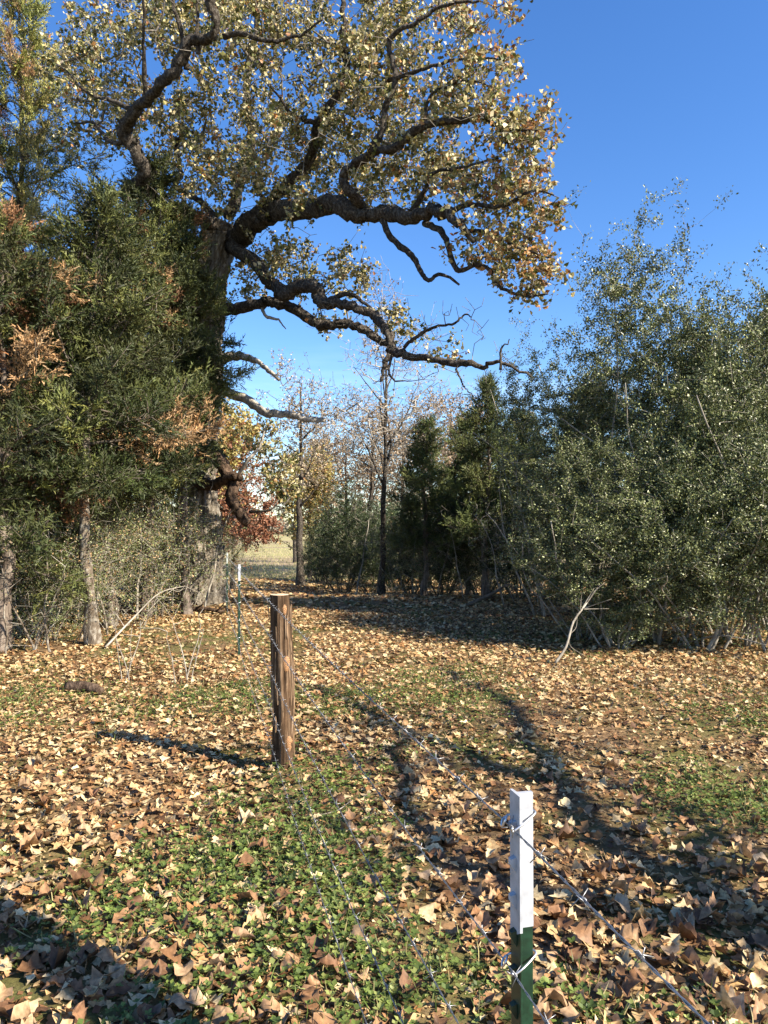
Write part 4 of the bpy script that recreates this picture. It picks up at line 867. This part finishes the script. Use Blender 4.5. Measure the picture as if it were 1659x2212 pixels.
    # crown volume: lumps (px, py, depth, half-width px, half-height px, half-depth m, weight)
    lumps = [(300, 60, 12.5, 190, 110, 2.2, 1.2), (520, 80, 12.5, 170, 120, 2.4, 1.3), (740, 80, 11.8, 170, 110, 2.2, 1.2), (930, 60, 10.8, 130, 80, 1.4, .6),
             (230, 230, 12.6, 130, 120, 1.6, .75), (400, 260, 13, 170, 110, 2.2, 1.1), (620, 250, 12.8, 180, 120, 2.4, 1.4), (830, 230, 11.4, 170, 120, 1.8, 1.3), (1010, 210, 10.3, 110, 90, 1.0, .75),
             (1120, 270, 9.8, 85, 50, .6, .4), (480, 390, 13.6, 160, 80, 2.0, .9), (700, 380, 12.6, 170, 90, 1.8, 1.1), (900, 370, 11, 150, 80, 1.2, .9), (1060, 400, 10.2, 120, 80, .8, .75), (1165, 430, 9.6, 45, 70, .5, .28),
             (640, 560, 12.9, 120, 60, 1.0, .55), (760, 590, 12.3, 60, 60, .7, .25), (1080, 520, 10, 110, 60, .8, .6), (1150, 600, 9.7, 60, 55, .5, .38), (540, 600, 13.8, 50, 50, .8, .22), (690, 690, 12.8, 60, 25, .4, .08),
             (840, 690, 11.8, 90, 40, .5, .10), (930, 740, 11.2, 80, 35, .4, .08), (1090, 20, 10, 40, 30, .4, .07), (1060, 140, 10, 70, 50, .6, .3), (1150, 280, 9.7, 60, 40, .5, .2), (1120, 360, 9.8, 70, 60, .6, .3), (612, 1020, 13.4, 40, 72, .9, .36), (560, 950, 13.6, 40, 50, .7, .1), (610, -60, 12.5, 420, 60, 2.5, 1.2),
             (500, -20, 10.6, 300, 60, .8, .5), (170, 120, 12.5, 90, 90, 1.2, .4)]
    tips = []; N = 5800; tw = sum(l[6] for l in lumps)
    for (px, py, Y, a, b, c, wt) in lumps:
        n = int(N * wt * (.66 if px > 1000 else 1) / tw); m = max(2, n // 6); Y += .7 if Y > 10.4 else .2
        u = unit(rg.normal(size=(m, 3))) * rg.random((m, 1)) ** .42 * rg.uniform(.85, 1.2, (m, 1))
        for q in u:
            c0 = at(px + q[0] * a, py + q[1] * b, Y + q[2] * c) - base
            for _ in range(int(rg.integers(3, 10))): tips.append(c0 + rg.normal(size=3) * .15)
    bare = np.array([at(rg.uniform(650, 1120), rg.uniform(640, 830), rg.uniform(10.6, 12.2)) - base for _ in range(420)])
    b2 = []
    for (px, py, Y, a, b, c, wt) in lumps:
        u = unit(rg.normal(size=(int(60 * wt), 3))) * rg.random((int(60 * wt), 1)) ** .4 * 1.15
        for q in u: b2.append(at(px + q[0] * a, py + q[1] * b, Y - .1 + q[2] * c) - base)
    b2 = np.array(b2); sk0 = np.array(SK); dd = np.sqrt(((bare[:, None] - sk0[None]) ** 2).sum(-1)).min(1); bare = np.vstack([bare[dd < .42], b2]); nb = len(bare)
    tips = np.array(tips); leafy = len(tips); keyset = {tuple(np.round(b, 6)) for b in bare}; tips = np.vstack([tips, bare]); sk = np.array(SK); nodes, pr, ti = grow(sk, np.array(PAR), tips, .16, rg, .6, .4)
    ti = np.array([q for q in ti if tuple(np.round(nodes[q], 6)) not in keyset]); r = pipe_r(pr, .0038, 2.05, .08); r[:len(sk)] = np.maximum(np.array(LR) * .6, .006)
    link('twigs', mesh_arrays('oak_twigs', *skel_mesh(nodes, pr, r, len(sk), 5)), M['oak_twig'], root, kind='stuff')
    per = 10; q = np.repeat(ti, per); n = len(q); p = pr[q]; s = rg.random((n, 1)) * 1.2
    pos = nodes[q] + (nodes[np.maximum(p, 0)] - nodes[q]) * s + rg.normal(size=(n, 3)) * .045
    d = unit(rg.normal(size=(n, 3)) + np.array([0, 0, -.25])); rot = frame_y(d, rg); size = rg.uniform(.05, .098, n)
    hue = np.repeat(rg.random(len(ti)), per); X = pos[:, 0] + base[0]
    g = pick([(.07, .085, .022), (.12, .13, .036), (.18, .175, .055)], n, rg); y_ = pick([(.28, .23, .08), (.38, .32, .14), (.52, .45, .27)], n, rg); o_ = pick([(.33, .15, .045), (.25, .11, .04), (.38, .20, .07)], n, rg)
    edge = sstep(-.3, 2.2, X); kk = rg.random(n) * .55 + hue * .45
    c = np.where((kk < .46 - .10 * edge)[:, None], g, np.where((kk < .84 - .2 * edge)[:, None], y_, o_))
    # the 300 leaves nearest the camera are single leaves
    dist = np.linalg.norm(pos + base - np.array([0, 0, CAMZ]), axis=1); zc = (pos + base)[:, 2]
    vis = (zc - CAMZ) / (pos + base)[:, 1] < .66; order = np.argsort(np.where(vis, dist - size * 8, 1e9)); one = order[:300]; rest = np.setdiff1d(np.arange(n), one)
    v, f, cc = scatter(FAN8, pos[rest], rot[rest], size[rest], c[rest], rg)
    link('foliage', mesh_arrays('oak_foliage', v, f, cc), M['leaf'], root, kind='stuff')
    from mathutils import Matrix
    mes = []
    for tv, tf in OAK_HI[:6]:
        me = mesh_arrays('leaf', tv, tf); me.materials.append(M['hanging']); mes.append(me)
    for i in one:
        o = link('leaf', mes[int(rg.integers(6))], None, root); m4 = Matrix([list(rot[i][k] * size[i]) + [pos[i][k]] for k in range(3)] + [[0, 0, 0, 1]]); o.matrix_local = m4
big_oak()
# ------------------------------------------------------------------ small things on the ground
def stick(name, pts, r0, r1, mat, label, cat, group=None, sides=7, twigs=0, seed=1):
    rg = np.random.default_rng(seed); pts = np.array(pts, float); b = pts[0].copy(); p = catmull(pts - b, 6)
    v, f = tube(p, np.linspace(r0, r1, len(p)), sides, .25, rg, 5); root = link(name, mesh_arrays(name, v, q2t(f)), M[mat], None, tuple(b)); tag(root, label, cat, group)
    for k in range(twigs):
        i = int(rg.integers(len(p) // 4, len(p))); d = unit(unit(p[-1] - p[0]) + rg.normal(size=3) * .8); l = rg.uniform(.12, .4); tp = np.array([p[i], p[i] + d * l * .5 + rg.normal(size=3) * .03, p[i] + d * l])
        tv, tf = tube(catmull(tp, 4), np.linspace(r1 * .8, r1 * .3, 8), 4); link('twig', mesh_arrays('twig', tv, q2t(tf)), M[mat], root)
    return root
def gl(px, Y, dz=0): x = (px - CX) / FPX * Y; return (x, Y, float(gz(x, Y)) + dz)
stick('fallen_branch', [at(1200, 1432, 8.3), at(1222, 1398, 8.4), at(1238, 1345, 8.5), at(1262, 1310, 8.7), at(1290, 1270, 9.0)], .016, .007, 'grey_twig', 'pale arching branch leaning from the holly down to the leaf litter', 'branch', None, 7, 8, 3)
stick('log', [gl(150, 7.05, .03), gl(180, 7.0, .05), gl(205, 6.95, .05), gl(222, 6.9, .03)], .06, .035, 'rot_wood', 'short dark rotten log lying in the leaves at the left', 'log', None, 10)
stick('fallen_branch', [gl(690, 4.0, .02), gl(730, 4.05, .03), gl(760, 4.15, .05)], .004, .002, 'grey_twig', 'thin dead twig lying in the weeds below the wooden post', 'branch', None, 5, 1, 6)
stick('fallen_branch', [gl(230, 9.2, .02), gl(290, 9.9, .3), gl(345, 10.6, .55), gl(400, 11.4, .6)], .014, .006, 'grey_twig', 'long bare branch slanting up before the cedars on the left', 'branch', None, 6, 7, 8)
stick('fallen_branch', [gl(385, 13.4, .04), gl(440, 13.2, .1), gl(480, 13.1, .06)], .05, .03, 'rot_wood', 'dark fallen bough lying at the foot of the oak', 'branch', None, 8, 5, 9)
stick('fallen_branch', [gl(1010, 14.5, .04), gl(1060, 14.3, .25), gl(1100, 14.2, .42), gl(1120, 14.4, .2)], .035, .015, 'dark_twig', 'dead crooked bough in the shade left of the holly', 'branch', None, 7, 6, 10)
stick('fallen_branch', [gl(1480, 9.6, .03), gl(1560, 9.2, .2), gl(1659, 8.9, .12), gl(1740, 8.8, .06)], .012, .005, 'grey_twig', 'thin bare branch sagging to the litter at the right edge', 'branch', None, 6, 6, 11)
# ------------------------------------------------------------------ far wood beyond the field
def far_wood():
    rg = np.random.default_rng(61); n = 30000; k = rg.integers(0, 130, n); cxs = rg.uniform(-150, 110, 130); cys = rg.uniform(150, 190, 130); hh = rg.uniform(2.5, 6.0, 130) + 6 * sstep(-20, -8, cxs); ww = rg.uniform(3, 6.5, 130)
    u = unit(rg.normal(size=(n, 3))) * rg.random((n, 1)) ** .4; pos = np.column_stack([cxs[k] + u[:, 0] * ww[k], cys[k] + u[:, 1] * ww[k], hh[k] * (.48 + .52 * u[:, 2])]); pos[:, 2] += gz(pos[:, 0], pos[:, 1])
    base = np.array([(.20, .18, .12), (.28, .24, .17), (.12, .14, .06), (.30, .22, .15), (.07, .10, .04)])[rg.integers(0, 5, 130)]
    v, f, c = scatter(LEAF_FAR, pos, rand_rot(n, rg), rg.uniform(.5, 1.1, n), base[k] * rg.uniform(.7, 1.3, (n, 1)), rg)
    link('distant_woods', mesh_arrays('distant_woods', v, f, c), M['leaf'], None, None, 'stuff'); tag(bpy.data.objects['distant_woods'], 'grey-brown line of brush and trees along the far field edge', 'woods')
far_wood()
# ------------------------------------------------------------------ trees behind the photographer whose shade falls on the foreground
SH1 = bare_proto(71, 9.0, 2.4, 5.0, 160, .15, 0, BR, .12, n_main=8, lean=(.29, .095))
place(SH1, 'shade_tree', (1.85, .157, 0), 'leaning bare-limbed tree standing right of the camera, out of frame', 'tree', None, 0, 1, 1, BM)
def leaning_tree():
    rg = np.random.default_rng(8); base = np.array([4.9, 0, 0.]); root = empty('shade_tree', tuple(base), 'leaning bare tree right of the camera, out of frame', 'tree')
    limbs = [([(4.9, 0, -.1), (5.05, .3, 1.5), (5.38, .73, 3.0), (6.0, 1.7, 3.8), (6.84, 2.83, 4.5), (7.3, 4.2, 5.2)], .12, .035), ([(5.3, .65, 2.8), (4.95, .85, 3.5), (5.2, 1.6, 3.9), (5.6, 2.5, 4.3), (5.7, 3.3, 5.0)], .075, .02),
             ([(5.38, .73, 3.0), (6.1, .6, 3.6), (6.9, .9, 4.0), (7.6, 1.2, 4.8)], .09, .02), ([(6.0, 1.7, 3.8), (6.0, 2.3, 4.6), (6.5, 3.0, 5.6)], .07, .02)]
    SK, PAR = [], []
    for k, (pts, r0, r1) in enumerate(limbs):
        p = catmull(np.array(pts) - base, 6); p[1:] += rg.normal(size=(len(p) - 1, 3)) * .03; v, f = tube(p, np.linspace(r0, r1, len(p)), 9, .2, rg, 6)
        link('trunk' if k == 0 else 'limb', mesh_arrays('limb', v, q2t(f)), M['limb_bark'], root); k0 = len(SK)
        for q in p: SK.append(q); PAR.append(len(SK) - 2 if len(SK) - 1 > k0 else -1)
    sk = np.array(SK); tips = sk[rg.integers(10, len(sk), 110)] + rg.normal(size=(110, 3)) * .45; nodes, pr, ti = grow(sk, np.array(PAR), tips, .2, rg, .5, .3)
    link('twigs', mesh_arrays('shade_twigs', *skel_mesh(nodes, pr, pipe_r(pr, .006, 2.3, .03), len(sk), 4)), M['limb_bark'], root, kind='stuff')
    n = 900; q = rg.choice(ti, n); v, f, c = scatter(FAN, nodes[q] + rg.normal(size=(n, 3)) * .09, rand_rot(n, rg), rg.uniform(.07, .12, n), pick(BR, n, rg), rg); link('foliage', mesh_arrays('shade_leaves', v, f, c), M['leaf'], root, kind='stuff')
leaning_tree()
